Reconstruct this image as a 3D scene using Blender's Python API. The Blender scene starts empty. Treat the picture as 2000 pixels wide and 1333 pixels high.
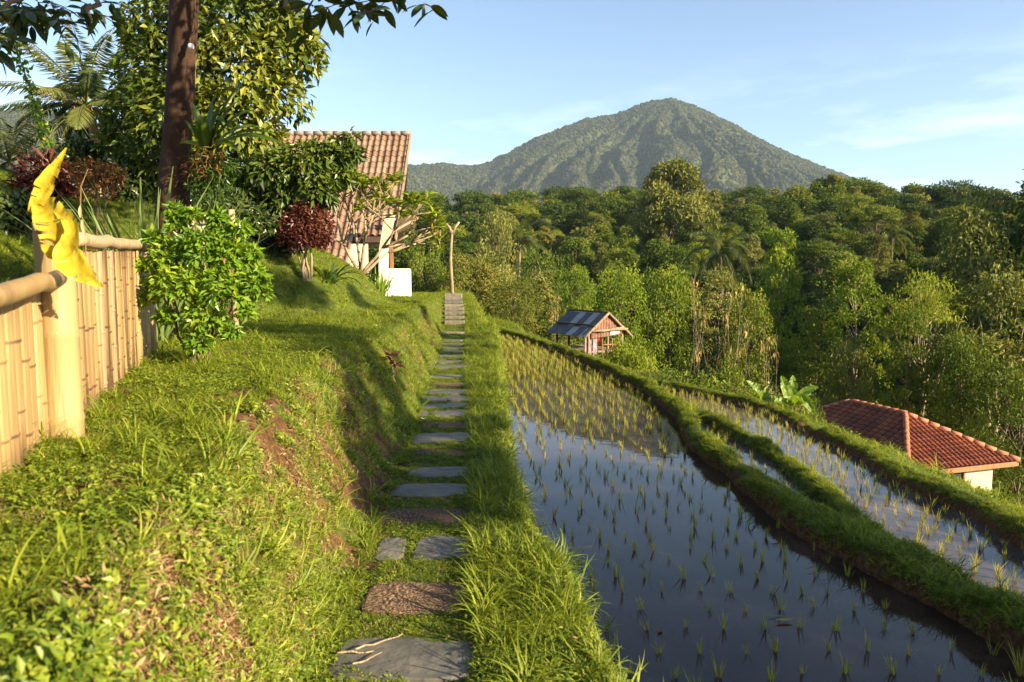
import bpy, math, random
import numpy as np
from mathutils import Vector, Matrix

S = bpy.context.scene
C = S.collection
PI = math.pi
R = math.radians
rng = np.random.default_rng(7)
random.seed(7)

# ------------------------------------------------------------------ camera, sky, sun, exposure
EYE = np.array([0.0, 0.0, 1.6]); PITCH = R(5.0); FPX = 1333.3
cam_d = bpy.data.cameras.new('camera'); cam = bpy.data.objects.new('camera', cam_d); C.objects.link(cam)
cam.location = EYE; cam.rotation_euler = (R(90) - PITCH, 0, 0)
cam_d.lens = 24; cam_d.sensor_width = 36; cam_d.clip_start = 0.05; cam_d.clip_end = 9000
cam_d.dof.use_dof = True; cam_d.dof.focus_distance = 13.0; cam_d.dof.aperture_fstop = 4.0
S.camera = cam

SUN_EL, SUN_AZ = R(20.0), R(121.0)          # azimuth measured clockwise from +Y (the view direction)
SUNV = np.array([math.sin(SUN_AZ) * math.cos(SUN_EL), math.cos(SUN_AZ) * math.cos(SUN_EL), math.sin(SUN_EL)])
sun_d = bpy.data.lights.new('sun', 'SUN'); sun = bpy.data.objects.new('sun', sun_d); C.objects.link(sun)
sun_d.energy = 5.0; sun_d.angle = R(0.5); sun_d.color = (1.0, 0.82, 0.54)
sun.rotation_euler = Vector(SUNV).to_track_quat('Z', 'Y').to_euler()

W = bpy.data.worlds.new('World'); S.world = W; W.use_nodes = True
wn, wl = W.node_tree.nodes, W.node_tree.links
wn.clear()
w_out = wn.new('ShaderNodeOutputWorld'); w_bg = wn.new('ShaderNodeBackground'); w_sky = wn.new('ShaderNodeTexSky')
w_sky.sky_type = 'NISHITA'; w_sky.sun_disc = False
w_sky.sun_elevation = SUN_EL; w_sky.sun_rotation = SUN_AZ
w_sky.altitude = 600; w_sky.air_density = 1.0; w_sky.dust_density = 0.7; w_sky.ozone_density = 1.4
w_bg.inputs['Strength'].default_value = 0.083
# thin high cloud, a real feature of the sky dome: stretched noise over the direction vector, low in the sky
w_tc = wn.new('ShaderNodeTexCoord'); w_map = wn.new('ShaderNodeMapping'); w_map.inputs['Scale'].default_value = (2.2, 2.2, 11.0)
w_noi = wn.new('ShaderNodeTexNoise'); w_noi.inputs['Scale'].default_value = 1.6; w_noi.inputs['Detail'].default_value = 7; w_noi.inputs['Roughness'].default_value = 0.6
w_rmp = wn.new('ShaderNodeMapRange'); w_rmp.inputs[1].default_value = 0.50; w_rmp.inputs[2].default_value = 0.78; w_rmp.inputs[3].default_value = 0.0; w_rmp.inputs[4].default_value = 0.65
w_sep = wn.new('ShaderNodeSeparateXYZ'); w_el = wn.new('ShaderNodeMapRange')
w_el.inputs[1].default_value = 0.30; w_el.inputs[2].default_value = 0.10; w_el.inputs[3].default_value = 0.0; w_el.inputs[4].default_value = 1.0
w_mul = wn.new('ShaderNodeMath'); w_mul.operation = 'MULTIPLY'
w_mix = wn.new('ShaderNodeMixRGB'); w_mix.inputs[2].default_value = (8.5, 8.8, 9.2, 1)
wl.new(w_tc.outputs['Generated'], w_map.inputs[0]); wl.new(w_map.outputs[0], w_noi.inputs['Vector'])
wl.new(w_noi.outputs[0], w_rmp.inputs[0]); wl.new(w_tc.outputs['Generated'], w_sep.inputs[0]); wl.new(w_sep.outputs[2], w_el.inputs[0])
wl.new(w_rmp.outputs[0], w_mul.inputs[0]); wl.new(w_el.outputs[0], w_mul.inputs[1]); wl.new(w_mul.outputs[0], w_mix.inputs[0])
wl.new(w_sky.outputs[0], w_mix.inputs[1]); wl.new(w_mix.outputs[0], w_bg.inputs['Color']); wl.new(w_bg.outputs[0], w_out.inputs['Surface'])

S.view_settings.view_transform = 'Standard'; S.view_settings.look = 'None'
S.view_settings.exposure = 1.70; S.view_settings.gamma = 1.0; S.view_settings.use_curve_mapping = False
S.cycles.max_bounces = 6; S.cycles.diffuse_bounces = 3; S.cycles.glossy_bounces = 3; S.cycles.transmission_bounces = 4
S.cycles.transparent_max_bounces = 6; S.cycles.volume_bounces = 0; S.cycles.caustics_reflective = False; S.cycles.caustics_refractive = False
S.cycles.sample_clamp_indirect = 6.0

# ------------------------------------------------------------------ helpers
def ray(px, py):
    cx, cy = (px - 1000) / FPX, (666.5 - py) / FPX
    return np.array([cx, math.cos(PITCH) + cy * math.sin(PITCH), -math.sin(PITCH) + cy * math.cos(PITCH)])
def at(px, py, Y):
    d = ray(px, py); return EYE + d * (Y / d[1])
def gnd(px, py, z=0.0):
    d = ray(px, py); return EYE + d * ((z - EYE[2]) / d[2])

def _hash(ix, iy, seed):
    n = (ix.astype(np.int64) * 374761393 + iy.astype(np.int64) * 668265263 + seed * 1442695041) & 0x7fffffff
    n = ((n ^ (n >> 13)) * 1274126177) & 0x7fffffff
    return ((n ^ (n >> 16)) & 0xffff) / 65535.0
def vnoise(x, y, seed=0):
    x = np.asarray(x, float); y = np.asarray(y, float)
    ix, iy = np.floor(x), np.floor(y); fx, fy = x - ix, y - iy
    fx = fx * fx * (3 - 2 * fx); fy = fy * fy * (3 - 2 * fy)
    a, b = _hash(ix, iy, seed), _hash(ix + 1, iy, seed); c, d = _hash(ix, iy + 1, seed), _hash(ix + 1, iy + 1, seed)
    return (a + (b - a) * fx) * (1 - fy) + (c + (d - c) * fx) * fy
def fbm(x, y, oct=4, seed=0):
    s, a, t = 0, 0.5, 0
    for k in range(oct):
        s = s + a * vnoise(x * 2 ** k, y * 2 ** k, seed + k * 17); t += a; a *= 0.5
    return s / t
def sstep(a, b, x):
    t = np.clip((np.asarray(x, float) - a) / (b - a), 0, 1); return t * t * (3 - 2 * t)
def tab(Y, pts):
    p = np.array(pts, float); return np.interp(Y, p[:, 0], p[:, 1])

def link(name, me, parent=None):
    o = bpy.data.objects.new(name, me); C.objects.link(o)
    if parent is not None: o.parent = parent
    return o
def tag(o, label=None, cat=None, group=None, kind=None):
    if label: o['label'] = label
    if cat: o['category'] = cat
    if group: o['group'] = group
    if kind: o['kind'] = kind
    return o
def thing(name, label, cat, loc=(0, 0, 0), rz=0.0, group=None):
    o = bpy.data.objects.new(name, None); C.objects.link(o); o.empty_display_size = 0.2
    o.location = tuple(float(v) for v in loc); o.rotation_euler = (0, 0, rz)
    return tag(o, label, cat, group)
def copy_tree(o, parent=None):
    c = o.copy(); C.objects.link(c); c.parent = parent
    for ch in kids.get(o.name, ()):
        copy_tree(ch, c)
    return c
kids = {}
def register(o):
    """remember a prototype's children so copies need no scan of the scene"""
    kids[o.name] = list(o.children)
    for ch in o.children: register(ch)

class MB:
    """collects vertices, faces, a per-vertex value v and a material index, and links them as one mesh"""
    def __init__(s): s.V = []; s.n = 0; s.F = []; s.A = []; s.M = []
    def add(s, verts, faces, v=0.5, mi=0):
        verts = np.asarray(verts, float).reshape(-1, 3); k = len(verts)
        s.V.append(verts); s.A.append(np.broadcast_to(np.asarray(v, float), (k,)).copy())
        if isinstance(faces, np.ndarray): s.F.append((faces + s.n).tolist()); cnt = len(faces)
        else: s.F.append([[i + s.n for i in f] for f in faces]); cnt = len(faces)
        s.M.append(np.full(cnt, mi)); s.n += k
    def mesh(s, name, mats, smooth=False):
        me = bpy.data.meshes.new(name)
        V = np.concatenate(s.V) if s.V else np.zeros((0, 3)); F = [f for fs in s.F for f in fs]
        me.from_pydata(V.tolist(), [], F)
        a = me.attributes.new('v', 'FLOAT', 'POINT'); a.data.foreach_set('value', np.concatenate(s.A).astype(np.float32))
        for m in (mats if isinstance(mats, (list, tuple)) else [mats]): me.materials.append(m)
        me.polygons.foreach_set('material_index', np.concatenate(s.M).astype(np.int32))
        if smooth: me.polygons.foreach_set('use_smooth', np.ones(len(F), bool))
        me.update(); return me
    def build(s, name, mats, parent=None, smooth=False):
        return link(name, s.mesh(name, mats, smooth), parent)

def nrm(a):
    a = np.asarray(a, float); return a / np.maximum(np.linalg.norm(a, axis=-1, keepdims=True), 1e-9)

def tube(mb, pts, rad, seg=8, v=0.5, mi=0, cap=True):
    P = np.asarray(pts, float); n = len(P); rad = np.broadcast_to(np.asarray(rad, float), (n,))
    T = nrm(np.gradient(P, axis=0)); ref = np.array([0, 0, 1.0]) if abs(T[0][2]) < 0.9 else np.array([1.0, 0, 0])
    rings = []; U = nrm(np.cross(T[0], ref))
    for i in range(n):
        U = nrm(U - T[i] * np.dot(U, T[i])); B = np.cross(T[i], U)
        a = np.arange(seg) * 2 * PI / seg
        rings.append(P[i] + rad[i] * (np.cos(a)[:, None] * U + np.sin(a)[:, None] * B))
    F = []
    for i in range(n - 1):
        for j in range(seg):
            k = (j + 1) % seg; F.append([i * seg + j, i * seg + k, (i + 1) * seg + k, (i + 1) * seg + j])
    if cap: F.append(list(range(seg))[::-1]); F.append([(n - 1) * seg + j for j in range(seg)])
    mb.add(np.concatenate(rings), F, v, mi)

def box(mb, c, sx, sy, sz, ax=None, v=0.5, mi=0, bev=0.0):
    """box centred at c, with axes ax (3x3 rows) and a small chamfer"""
    A = np.eye(3) if ax is None else np.asarray(ax, float)
    h = np.array([sx, sy, sz]) / 2
    if bev <= 0:
        q = np.array([[x, y, z] for z in (-1, 1) for y in (-1, 1) for x in (-1, 1)]) * h
        mb.add(np.asarray(c) + q @ A, [[0, 2, 3, 1], [4, 5, 7, 6], [0, 1, 5, 4], [2, 6, 7, 3], [0, 4, 6, 2], [1, 3, 7, 5]], v, mi); return
    rows = []
    for z, ins in ((-h[2], bev), (-h[2] + bev, 0), (h[2] - bev, 0), (h[2], bev)):
        X, Y = h[0] - ins, h[1] - ins; b = bev
        rows += [[-X + b, -Y, z], [X - b, -Y, z], [X, -Y + b, z], [X, Y - b, z], [X - b, Y, z], [-X + b, Y, z], [-X, Y - b, z], [-X, -Y + b, z]]
    F = [[7, 6, 5, 4, 3, 2, 1, 0], [24 + i for i in range(8)]]
    for r in range(3):
        for j in range(8):
            k = (j + 1) % 8; F.append([r * 8 + j, r * 8 + k, r * 8 + 8 + k, r * 8 + 8 + j])
    mb.add(np.asarray(c) + np.array(rows) @ A, F, v, mi)

def beam(mb, a, b, w, h, up=(0, 0, 1), v=0.5, mi=0, bev=0.006):
    a, b = np.asarray(a, float), np.asarray(b, float); d = nrm(b - a); s = nrm(np.cross(d, up)); u = np.cross(s, d)
    box(mb, (a + b) / 2, np.linalg.norm(b - a), w, h, [d, s, u], v, mi, bev)

def kites(mb, base, axis, nor, L, Wd, fold=0.15, v=0.5, mi=0):
    """many folded leaves at once: base points, long axes, rough normals"""
    base = np.asarray(base, float); axis = nrm(axis); side = nrm(np.cross(axis, nor)); nor = np.cross(side, axis)
    n = len(base); L = np.broadcast_to(L, (n,))[:, None]; Wd = np.broadcast_to(Wd, (n,))[:, None]
    mid = base + axis * L * 0.45
    p = np.stack([base, mid + side * Wd * 0.5 + nor * Wd * fold, base + axis * L - nor * L * 0.08, mid - side * Wd * 0.5 + nor * Wd * fold], 1).reshape(-1, 3)
    i = np.arange(n)[:, None] * 4
    f = np.concatenate([i + np.array([0, 1, 2]), i + np.array([0, 2, 3])], 0)
    mb.add(p, f, np.repeat(np.broadcast_to(v, (n,)), 4), mi)

def strip(mb, pts, wid, nor, fold=0.12, v=0.5, mi=0):
    """a long leaf: centre line with folded halves"""
    P = np.asarray(pts, float); n = len(P); wid = np.broadcast_to(np.asarray(wid, float), (n,))[:, None]
    T = nrm(np.gradient(P, axis=0)); side = nrm(np.cross(T, np.broadcast_to(np.asarray(nor, float), (n, 3)))); up = np.cross(side, T)
    q = np.stack([P - side * wid / 2 + up * wid * fold, P, P + side * wid / 2 + up * wid * fold], 1).reshape(-1, 3)
    F = []
    for i in range(n - 1):
        a = i * 3; F += [[a, a + 1, a + 4, a + 3], [a + 1, a + 2, a + 5, a + 4]]
    mb.add(q, F, v, mi)

def crumple(mb, pts, wid, nor, seed, amp=0.08, mi=0, nl=120, nw=11, tears=7):
    """a large withered blade: gently creased, torn from the edges towards the midrib like an old banana leaf"""
    q = np.random.default_rng(seed); P0 = np.asarray(pts, float); t0 = np.linspace(0, 1, len(P0)); t = np.linspace(0, 1, nl)
    P = np.stack([np.interp(t, t0, P0[:, k]) for k in range(3)], -1); w = np.interp(t, t0, wid)
    P = np.stack([np.convolve(np.pad(P[:, k], 4, 'edge'), np.ones(9) / 9, 'valid') for k in range(3)], -1)
    T = nrm(np.gradient(P, axis=0)); side = nrm(np.cross(T, np.broadcast_to(np.asarray(nor, float), (nl, 3)))); up = np.cross(side, T); u = np.linspace(-1, 1, nw)
    V = np.zeros((nl, nw, 3)); skip = set()
    for sg in (-1, 1):
        cuts = np.sort(q.choice(np.arange(4, nl - 4), tears, replace=False)); seg = np.searchsorted(cuts, np.arange(nl)); lift = q.normal(0, .16, tears + 2); slide = q.normal(0, .10, tears + 2); ext = q.uniform(.86, 1.1, tears + 2)
        for k in cuts: skip.add((int(k), sg))
        for j in range(nw):
            if u[j] * sg < 0 or (u[j] == 0 and sg > 0): continue
            au = abs(u[j]); ru = w * (amp * (1.6 * (vnoise(np.full(nl, u[j] * 2.5 + seed), t * 11, seed + 9) - .5)) + (.22 - .5 * lift[seg]) * au ** 1.5)
            V[:, j] = P + side * (u[j] * w / 2 * ext[seg])[:, None] + up * ru[:, None] + T * (slide[seg] * w * au ** 2 * .6 - .10 * w * au)[:, None]
    F = []
    for i in range(nl - 1):
        for j in range(nw - 1):
            um = (u[j] + u[j + 1]) / 2; sg = -1 if um < 0 else 1
            if (i, sg) in skip and abs(um) > .3: continue
            F.append([i * nw + j, i * nw + j + 1, (i + 1) * nw + j + 1, (i + 1) * nw + j])
    vv = np.clip(.5 + .45 * (np.abs(np.tile(u, nl)) - .5) + q.normal(0, .06, nl * nw), 0, 1); mb.add(V.reshape(-1, 3), F, vv, mi)

def arc_leaf(mb, base, az, L, W, rise=70, droop=90, seg=5, v=0.5, mi=0, tip=0.08, wmid=0.45, fold=0.15, tw=0.0):
    """strap leaf that starts at elevation `rise` (deg) and bends over by `droop` (deg)"""
    P = [np.asarray(base, float)]; e = rise; h = np.array([math.cos(az), math.sin(az), 0])
    for i in range(seg):
        er = R(e); P.append(P[-1] + (h * math.cos(er) + np.array([0, 0, 1]) * math.sin(er)) * L / seg); e -= droop / seg
    t = np.linspace(0, 1, seg + 1)
    w = W * np.where(t < wmid, 0.55 + 0.45 * t / wmid, 1 - (1 - tip) * ((t - wmid) / (1 - wmid)) ** 1.6)
    nor = nrm(np.array([-h[0] * 0.6 + tw * h[1], -h[1] * 0.6 - tw * h[0], 1.0]))
    strip(mb, P, w, nor, fold, v, mi)

# ------------------------------------------------------------------ materials
def new_mat(name):
    m = bpy.data.materials.new(name); m.use_nodes = True; n = m.node_tree.nodes; l = m.node_tree.links
    return m, n, l, n['Principled BSDF'], n['Material Output']
def ramp(n, stops):
    r = n.new('ShaderNodeValToRGB'); e = r.color_ramp.elements
    while len(e) < len(stops): e.new(0.5)
    for k, (p, c) in enumerate(stops): e[k].position = p; e[k].color = (*c, 1)
    return r
def math_node(n, l, op, a, b):
    m = n.new('ShaderNodeMath'); m.operation = op
    for i, x in enumerate((a, b)):
        if hasattr(x, 'type'): l.new(x, m.inputs[i])
        else: m.inputs[i].default_value = x
    return m.outputs[0]

def leaf_mat(name, stops, trans=0.35, rough=0.5, spec=0.35, randamt=0.3, tcol=(1.25, 1.15, 0.5), nz=0.0, nscale=30, stretch=(1, 1, 1)):
    """foliage: colour from the per-leaf value v plus a per-plant random shift; light passes through the blade"""
    m, n, l, b, out = new_mat(name)
    at_ = n.new('ShaderNodeAttribute'); at_.attribute_name = 'v'
    oi = n.new('ShaderNodeObjectInfo')
    x = math_node(n, l, 'MULTIPLY_ADD', oi.outputs['Random'], randamt); x.node.inputs[2].default_value = -randamt / 2
    s = math_node(n, l, 'ADD', at_.outputs['Fac'], x)
    if nz:
        tc = n.new('ShaderNodeTexCoord'); mp = n.new('ShaderNodeMapping'); mp.inputs['Scale'].default_value = stretch; no = n.new('ShaderNodeTexNoise'); no.inputs['Scale'].default_value = nscale; no.inputs['Detail'].default_value = 5
        l.new(tc.outputs['Object'], mp.inputs[0]); l.new(mp.outputs[0], no.inputs['Vector']); y = math_node(n, l, 'MULTIPLY_ADD', no.outputs[0], nz * 2); y.node.inputs[2].default_value = -nz; s = math_node(n, l, 'ADD', s, y)
        bp = n.new('ShaderNodeBump'); bp.inputs['Strength'].default_value = 0.5; bp.inputs['Distance'].default_value = 0.01; l.new(no.outputs[0], bp.inputs['Height']); l.new(bp.outputs[0], b.inputs['Normal'])
    rp = ramp(n, stops); l.new(s, rp.inputs[0])
    l.new(rp.outputs[0], b.inputs['Base Color']); b.inputs['Roughness'].default_value = rough; b.inputs['Specular IOR Level'].default_value = spec
    tr = n.new('ShaderNodeBsdfTranslucent'); mx = n.new('ShaderNodeMixShader'); mx.inputs[0].default_value = trans
    mc = n.new('ShaderNodeMixRGB'); mc.blend_type = 'MULTIPLY'; mc.inputs[0].default_value = 1; mc.inputs[2].default_value = (*tcol, 1)
    l.new(rp.outputs[0], mc.inputs[1]); l.new(mc.outputs[0], tr.inputs[0])
    l.new(b.outputs[0], mx.inputs[1]); l.new(tr.outputs[0], mx.inputs[2]); l.new(mx.outputs[0], out.inputs['Surface'])
    return m

def surf_mat(name, stops, scale=8.0, stretch=(1, 1, 1), rough=0.7, bump=0.3, detail=6, spec=0.3, randamt=0.0, use_v=0.0, coords='Object', bump_scale=None):
    """noise-coloured solid surface with fine relief"""
    m, n, l, b, out = new_mat(name)
    tc = n.new('ShaderNodeTexCoord'); mp = n.new('ShaderNodeMapping'); mp.inputs['Scale'].default_value = stretch
    no = n.new('ShaderNodeTexNoise'); no.inputs['Scale'].default_value = scale; no.inputs['Detail'].default_value = detail; no.inputs['Roughness'].default_value = 0.62
    l.new(tc.outputs[coords], mp.inputs[0]); l.new(mp.outputs[0], no.inputs['Vector'])
    x = no.outputs[0]
    if randamt:
        oi = n.new('ShaderNodeObjectInfo'); y = math_node(n, l, 'MULTIPLY_ADD', oi.outputs['Random'], randamt); y.node.inputs[2].default_value = -randamt / 2
        x = math_node(n, l, 'ADD', x, y)
    if use_v:
        a = n.new('ShaderNodeAttribute'); a.attribute_name = 'v'
        y = math_node(n, l, 'MULTIPLY_ADD', a.outputs['Fac'], use_v); y.node.inputs[2].default_value = -use_v / 2
        x = math_node(n, l, 'ADD', x, y)
    rp = ramp(n, stops); l.new(x, rp.inputs[0]); l.new(rp.outputs[0], b.inputs['Base Color'])
    b.inputs['Roughness'].default_value = rough; b.inputs['Specular IOR Level'].default_value = spec
    if bump:
        n2 = n.new('ShaderNodeTexNoise'); n2.inputs['Scale'].default_value = bump_scale or scale * 4; n2.inputs['Detail'].default_value = 5
        l.new(mp.outputs[0], n2.inputs['Vector'])
        bp = n.new('ShaderNodeBump'); bp.inputs['Strength'].default_value = bump; bp.inputs['Distance'].default_value = 0.02
        l.new(n2.outputs[0], bp.inputs['Height']); l.new(bp.outputs[0], b.inputs['Normal'])
    return m

M = {}
M['grass'] = leaf_mat('grass_blade', [(0.0, (0.065, 0.105, 0.010)), (0.4, (0.16, 0.215, 0.016)), (0.75, (0.27, 0.32, 0.030)), (1.0, (0.40, 0.40, 0.06))], 0.42, 0.45, 0.3, 0.5)
M['weed'] = leaf_mat('weed_leaf', [(0.0, (0.065, 0.115, 0.012)), (0.5, (0.18, 0.245, 0.02)), (1.0, (0.34, 0.365, 0.045))], 0.4, 0.42, 0.35, 0.45)
M['straw'] = leaf_mat('dry_straw', [(0.0, (0.16, 0.09, 0.04)), (0.5, (0.32, 0.21, 0.10)), (1.0, (0.46, 0.36, 0.19))], 0.25, 0.7, 0.2, 0.6, (1, 0.9, 0.6))
M['rice'] = leaf_mat('rice_blade', [(0.0, (0.16, 0.22, 0.03)), (0.5, (0.34, 0.34, 0.06)), (1.0, (0.54, 0.45, 0.11))], 0.45, 0.5, 0.3, 0.4)
M['forest_mid'] = leaf_mat('leaf_forest_green', [(0.0, (0.028, 0.055, 0.008)), (0.5, (0.085, 0.130, 0.014)), (1.0, (0.22, 0.245, 0.03))], 0.25, 0.62, 0.14, 0.45)
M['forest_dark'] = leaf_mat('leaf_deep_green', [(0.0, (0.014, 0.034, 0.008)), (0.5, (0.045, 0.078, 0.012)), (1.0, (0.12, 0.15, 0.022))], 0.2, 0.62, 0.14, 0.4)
M['forest_olive'] = leaf_mat('leaf_olive', [(0.0, (0.045, 0.062, 0.014)), (0.5, (0.125, 0.145, 0.030)), (1.0, (0.27, 0.26, 0.065))], 0.25, 0.62, 0.14, 0.45)
M['forest_bright'] = leaf_mat('leaf_light_green', [(0.0, (0.06, 0.11, 0.012)), (0.5, (0.165, 0.225, 0.02)), (1.0, (0.33, 0.36, 0.045))], 0.36, 0.62, 0.14, 0.35)
M['forest_lime'] = leaf_mat('leaf_lime_green', [(0.0, (0.05, 0.10, 0.012)), (0.5, (0.155, 0.225, 0.020)), (1.0, (0.34, 0.39, 0.045))], 0.4, 0.62, 0.14, 0.3)
M['forest_yellow'] = leaf_mat('leaf_yellow_green', [(0.0, (0.07, 0.10, 0.015)), (0.5, (0.17, 0.18, 0.03)), (1.0, (0.32, 0.24, 0.06))], 0.36, 0.62, 0.14, 0.3)
M['glossy'] = leaf_mat('leaf_glossy', [(0.0, (0.020, 0.042, 0.008)), (0.5, (0.065, 0.105, 0.012)), (1.0, (0.26, 0.265, 0.03))], 0.25, 0.42, 0.4, 0.1)
M['bush'] = leaf_mat('leaf_bush', [(0.0, (0.04, 0.10, 0.010)), (0.5, (0.13, 0.24, 0.018)), (1.0, (0.36, 0.42, 0.03))], 0.36, 0.36, 0.4, 0.1)
M['jack'] = leaf_mat('leaf_leathery', [(0.0, (0.014, 0.030, 0.007)), (0.5, (0.030, 0.055, 0.010)), (1.0, (0.07, 0.09, 0.02))], 0.15, 0.35, 0.5, 0.2)
M['palm'] = leaf_mat('palm_leaflet', [(0.0, (0.03, 0.055, 0.012)), (0.5, (0.09, 0.115, 0.028)), (1.0, (0.27, 0.24, 0.055))], 0.3, 0.4, 0.45, 0.25)
M['red_leaf'] = leaf_mat('leaf_red', [(0.0, (0.035, 0.008, 0.008)), (0.5, (0.09, 0.025, 0.018)), (1.0, (0.26, 0.11, 0.05))], 0.25, 0.4, 0.4, 0.1, (1.3, 0.8, 0.6))
M['rust_leaf'] = leaf_mat('leaf_rust', [(0.0, (0.06, 0.025, 0.008)), (0.5, (0.15, 0.07, 0.02)), (1.0, (0.24, 0.16, 0.05))], 0.25, 0.5, 0.3, 0.1, (1.3, 0.9, 0.6))
M['strap'] = leaf_mat('leaf_strap', [(0.0, (0.06, 0.10, 0.03)), (0.5, (0.14, 0.20, 0.06)), (1.0, (0.25, 0.31, 0.11))], 0.3, 0.4, 0.4, 0.1)
M['fern'] = leaf_mat('leaf_fern', [(0.0, (0.02, 0.045, 0.008)), (0.5, (0.06, 0.115, 0.012)), (1.0, (0.15, 0.20, 0.025))], 0.4, 0.4, 0.4, 0.1)
M['banana'] = leaf_mat('leaf_banana', [(0.0, (0.07, 0.14, 0.012)), (0.5, (0.17, 0.27, 0.03)), (1.0, (0.30, 0.36, 0.05))], 0.5, 0.4, 0.4, 0.1)
M['yellow'] = leaf_mat('leaf_dry_yellow', [(0.0, (0.30, 0.17, 0.014)), (0.45, (0.52, 0.38, 0.022)), (1.0, (0.70, 0.57, 0.09))], 0.45, 0.6, 0.15, 0.05, (1, 0.9, 0.4), 0.45, 22)
M['brown_leaf'] = leaf_mat('leaf_withered', [(0.0, (0.18, 0.09, 0.03)), (0.5, (0.40, 0.28, 0.09)), (1.0, (0.52, 0.42, 0.16))], 0.3, 0.6, 0.2, 0.3, (1, 0.8, 0.5))
M['flower'] = leaf_mat('petal_pink', [(0.0, (0.30, 0.09, 0.08)), (1.0, (0.45, 0.20, 0.16))], 0.3, 0.5, 0.3, 0.1, (1, 0.8, 0.8))
M['bark'] = surf_mat('bark_brown', [(0.25, (0.012, 0.006, 0.004)), (0.5, (0.036, 0.016, 0.008)), (0.62, (0.062, 0.030, 0.015)), (0.72, (0.17, 0.125, 0.085))], 3.2, (1, 1, 0.8), 0.9, 1.0, bump_scale=16)
M['bark_pale'] = surf_mat('bark_pale', [(0.3, (0.14, 0.10, 0.06)), (0.7, (0.34, 0.27, 0.18))], 7, (1, 1, 0.3), 0.85, 0.6)
M['bark_dull'] = surf_mat('bark_dull', [(0.3, (0.06, 0.045, 0.03)), (0.7, (0.17, 0.13, 0.085))], 5, (1, 1, 0.3), 0.9, 0.5)
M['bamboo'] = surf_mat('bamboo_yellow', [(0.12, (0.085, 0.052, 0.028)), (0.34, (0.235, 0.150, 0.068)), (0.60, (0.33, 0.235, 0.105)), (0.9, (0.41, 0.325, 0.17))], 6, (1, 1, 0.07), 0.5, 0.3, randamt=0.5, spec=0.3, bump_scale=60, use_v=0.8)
M['bamboo_grey'] = surf_mat('bamboo_weathered', [(0.2, (0.22, 0.15, 0.09)), (0.8, (0.40, 0.29, 0.18))], 9, (1, 1, 0.07), 0.7, 0.35, randamt=0.3, bump_scale=60)
M['rail_wood'] = surf_mat('rail_wood', [(0.25, (0.22, 0.14, 0.08)), (0.7, (0.48, 0.36, 0.22))], 6, (4, 4, 0.5), 0.8, 0.6)
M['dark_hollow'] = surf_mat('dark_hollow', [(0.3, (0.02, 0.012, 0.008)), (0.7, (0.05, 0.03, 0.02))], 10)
M['slate'] = surf_mat('slate_stone', [(0.25, (0.058, 0.054, 0.046)), (0.55, (0.115, 0.107, 0.090)), (0.8, (0.21, 0.18, 0.13))], 5, (1, 1, 1), 0.55, 0.5, randamt=0.2, spec=0.4, bump_scale=14)
M['pebble'] = surf_mat('pebbled_stone', [(0.35, (0.045, 0.024, 0.014)), (0.5, (0.12, 0.068, 0.038)), (0.68, (0.32, 0.22, 0.13))], 75, (1, 1, 1), 0.8, 0.9, randamt=0.1, detail=3, bump_scale=70)
M['sandstone'] = surf_mat('sandy_stone', [(0.25, (0.10, 0.085, 0.062)), (0.75, (0.24, 0.205, 0.155))], 9, (1, 1, 1), 0.8, 0.5, randamt=0.2)
M['white'] = surf_mat('white_plaster', [(0.2, (0.62, 0.59, 0.54)), (0.6, (0.78, 0.76, 0.72))], 3, (1, 1, 1), 0.7, 0.15)
M['cream'] = surf_mat('cream_plaster', [(0.2, (0.36, 0.30, 0.21)), (0.6, (0.50, 0.43, 0.32))], 3, (1, 1, 1), 0.8, 0.2)
M['tile_pink'] = surf_mat('tile_terracotta', [(0.12, (0.075, 0.042, 0.028)), (0.42, (0.19, 0.112, 0.072)), (0.7, (0.27, 0.175, 0.12))], 3.0, (1, 1, 1), 0.8, 0.4, randamt=0.35)
M['tile_red'] = surf_mat('tile_red', [(0.2, (0.075, 0.022, 0.013)), (0.5, (0.19, 0.050, 0.021)), (0.8, (0.30, 0.095, 0.040))], 1.6, (1, 1, 1), 0.7, 0.25, use_v=0.25)
M['ridge_grey'] = surf_mat('ridge_mortar', [(0.3, (0.10, 0.085, 0.075)), (0.7, (0.26, 0.22, 0.19))], 9)
M['ridge_red'] = surf_mat('ridge_tile_red', [(0.3, (0.24, 0.075, 0.04)), (0.7, (0.42, 0.17, 0.09))], 5)
M['timber'] = surf_mat('timber_orange', [(0.3, (0.19, 0.085, 0.036)), (0.7, (0.32, 0.155, 0.07))], 4, (5, 5, 0.6), 0.6, 0.3)
M['timber_grey'] = surf_mat('timber_weathered', [(0.3, (0.13, 0.095, 0.06)), (0.7, (0.32, 0.24, 0.155))], 4, (5, 5, 0.6), 0.85, 0.5)
M['timber_dark'] = surf_mat('timber_dark', [(0.3, (0.035, 0.022, 0.014)), (0.7, (0.09, 0.06, 0.04))], 5, (4, 4, 0.6), 0.8, 0.4)
M['sheet_dark'] = surf_mat('sheet_dark', [(0.3, (0.055, 0.06, 0.07)), (0.7, (0.12, 0.125, 0.14))], 4, (1, 1, 1), 0.5, 0.1, spec=0.5)
M['sheet_grey'] = surf_mat('sheet_grey', [(0.3, (0.24, 0.25, 0.26)), (0.7, (0.40, 0.41, 0.42))], 4, (1, 1, 1), 0.5, 0.1, spec=0.5)
M['sheet_rust'] = surf_mat('sheet_rust', [(0.25, (0.10, 0.042, 0.026)), (0.75, (0.27, 0.14, 0.095))], 5, (1, 1, 1), 0.75, 0.2)
M['cloth'] = surf_mat('cloth_faded', [(0.3, (0.06, 0.03, 0.05)), (0.5, (0.28, 0.20, 0.22)), (0.7, (0.50, 0.44, 0.42))], 9, (3, 3, 0.6), 0.95, 0.2)
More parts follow.
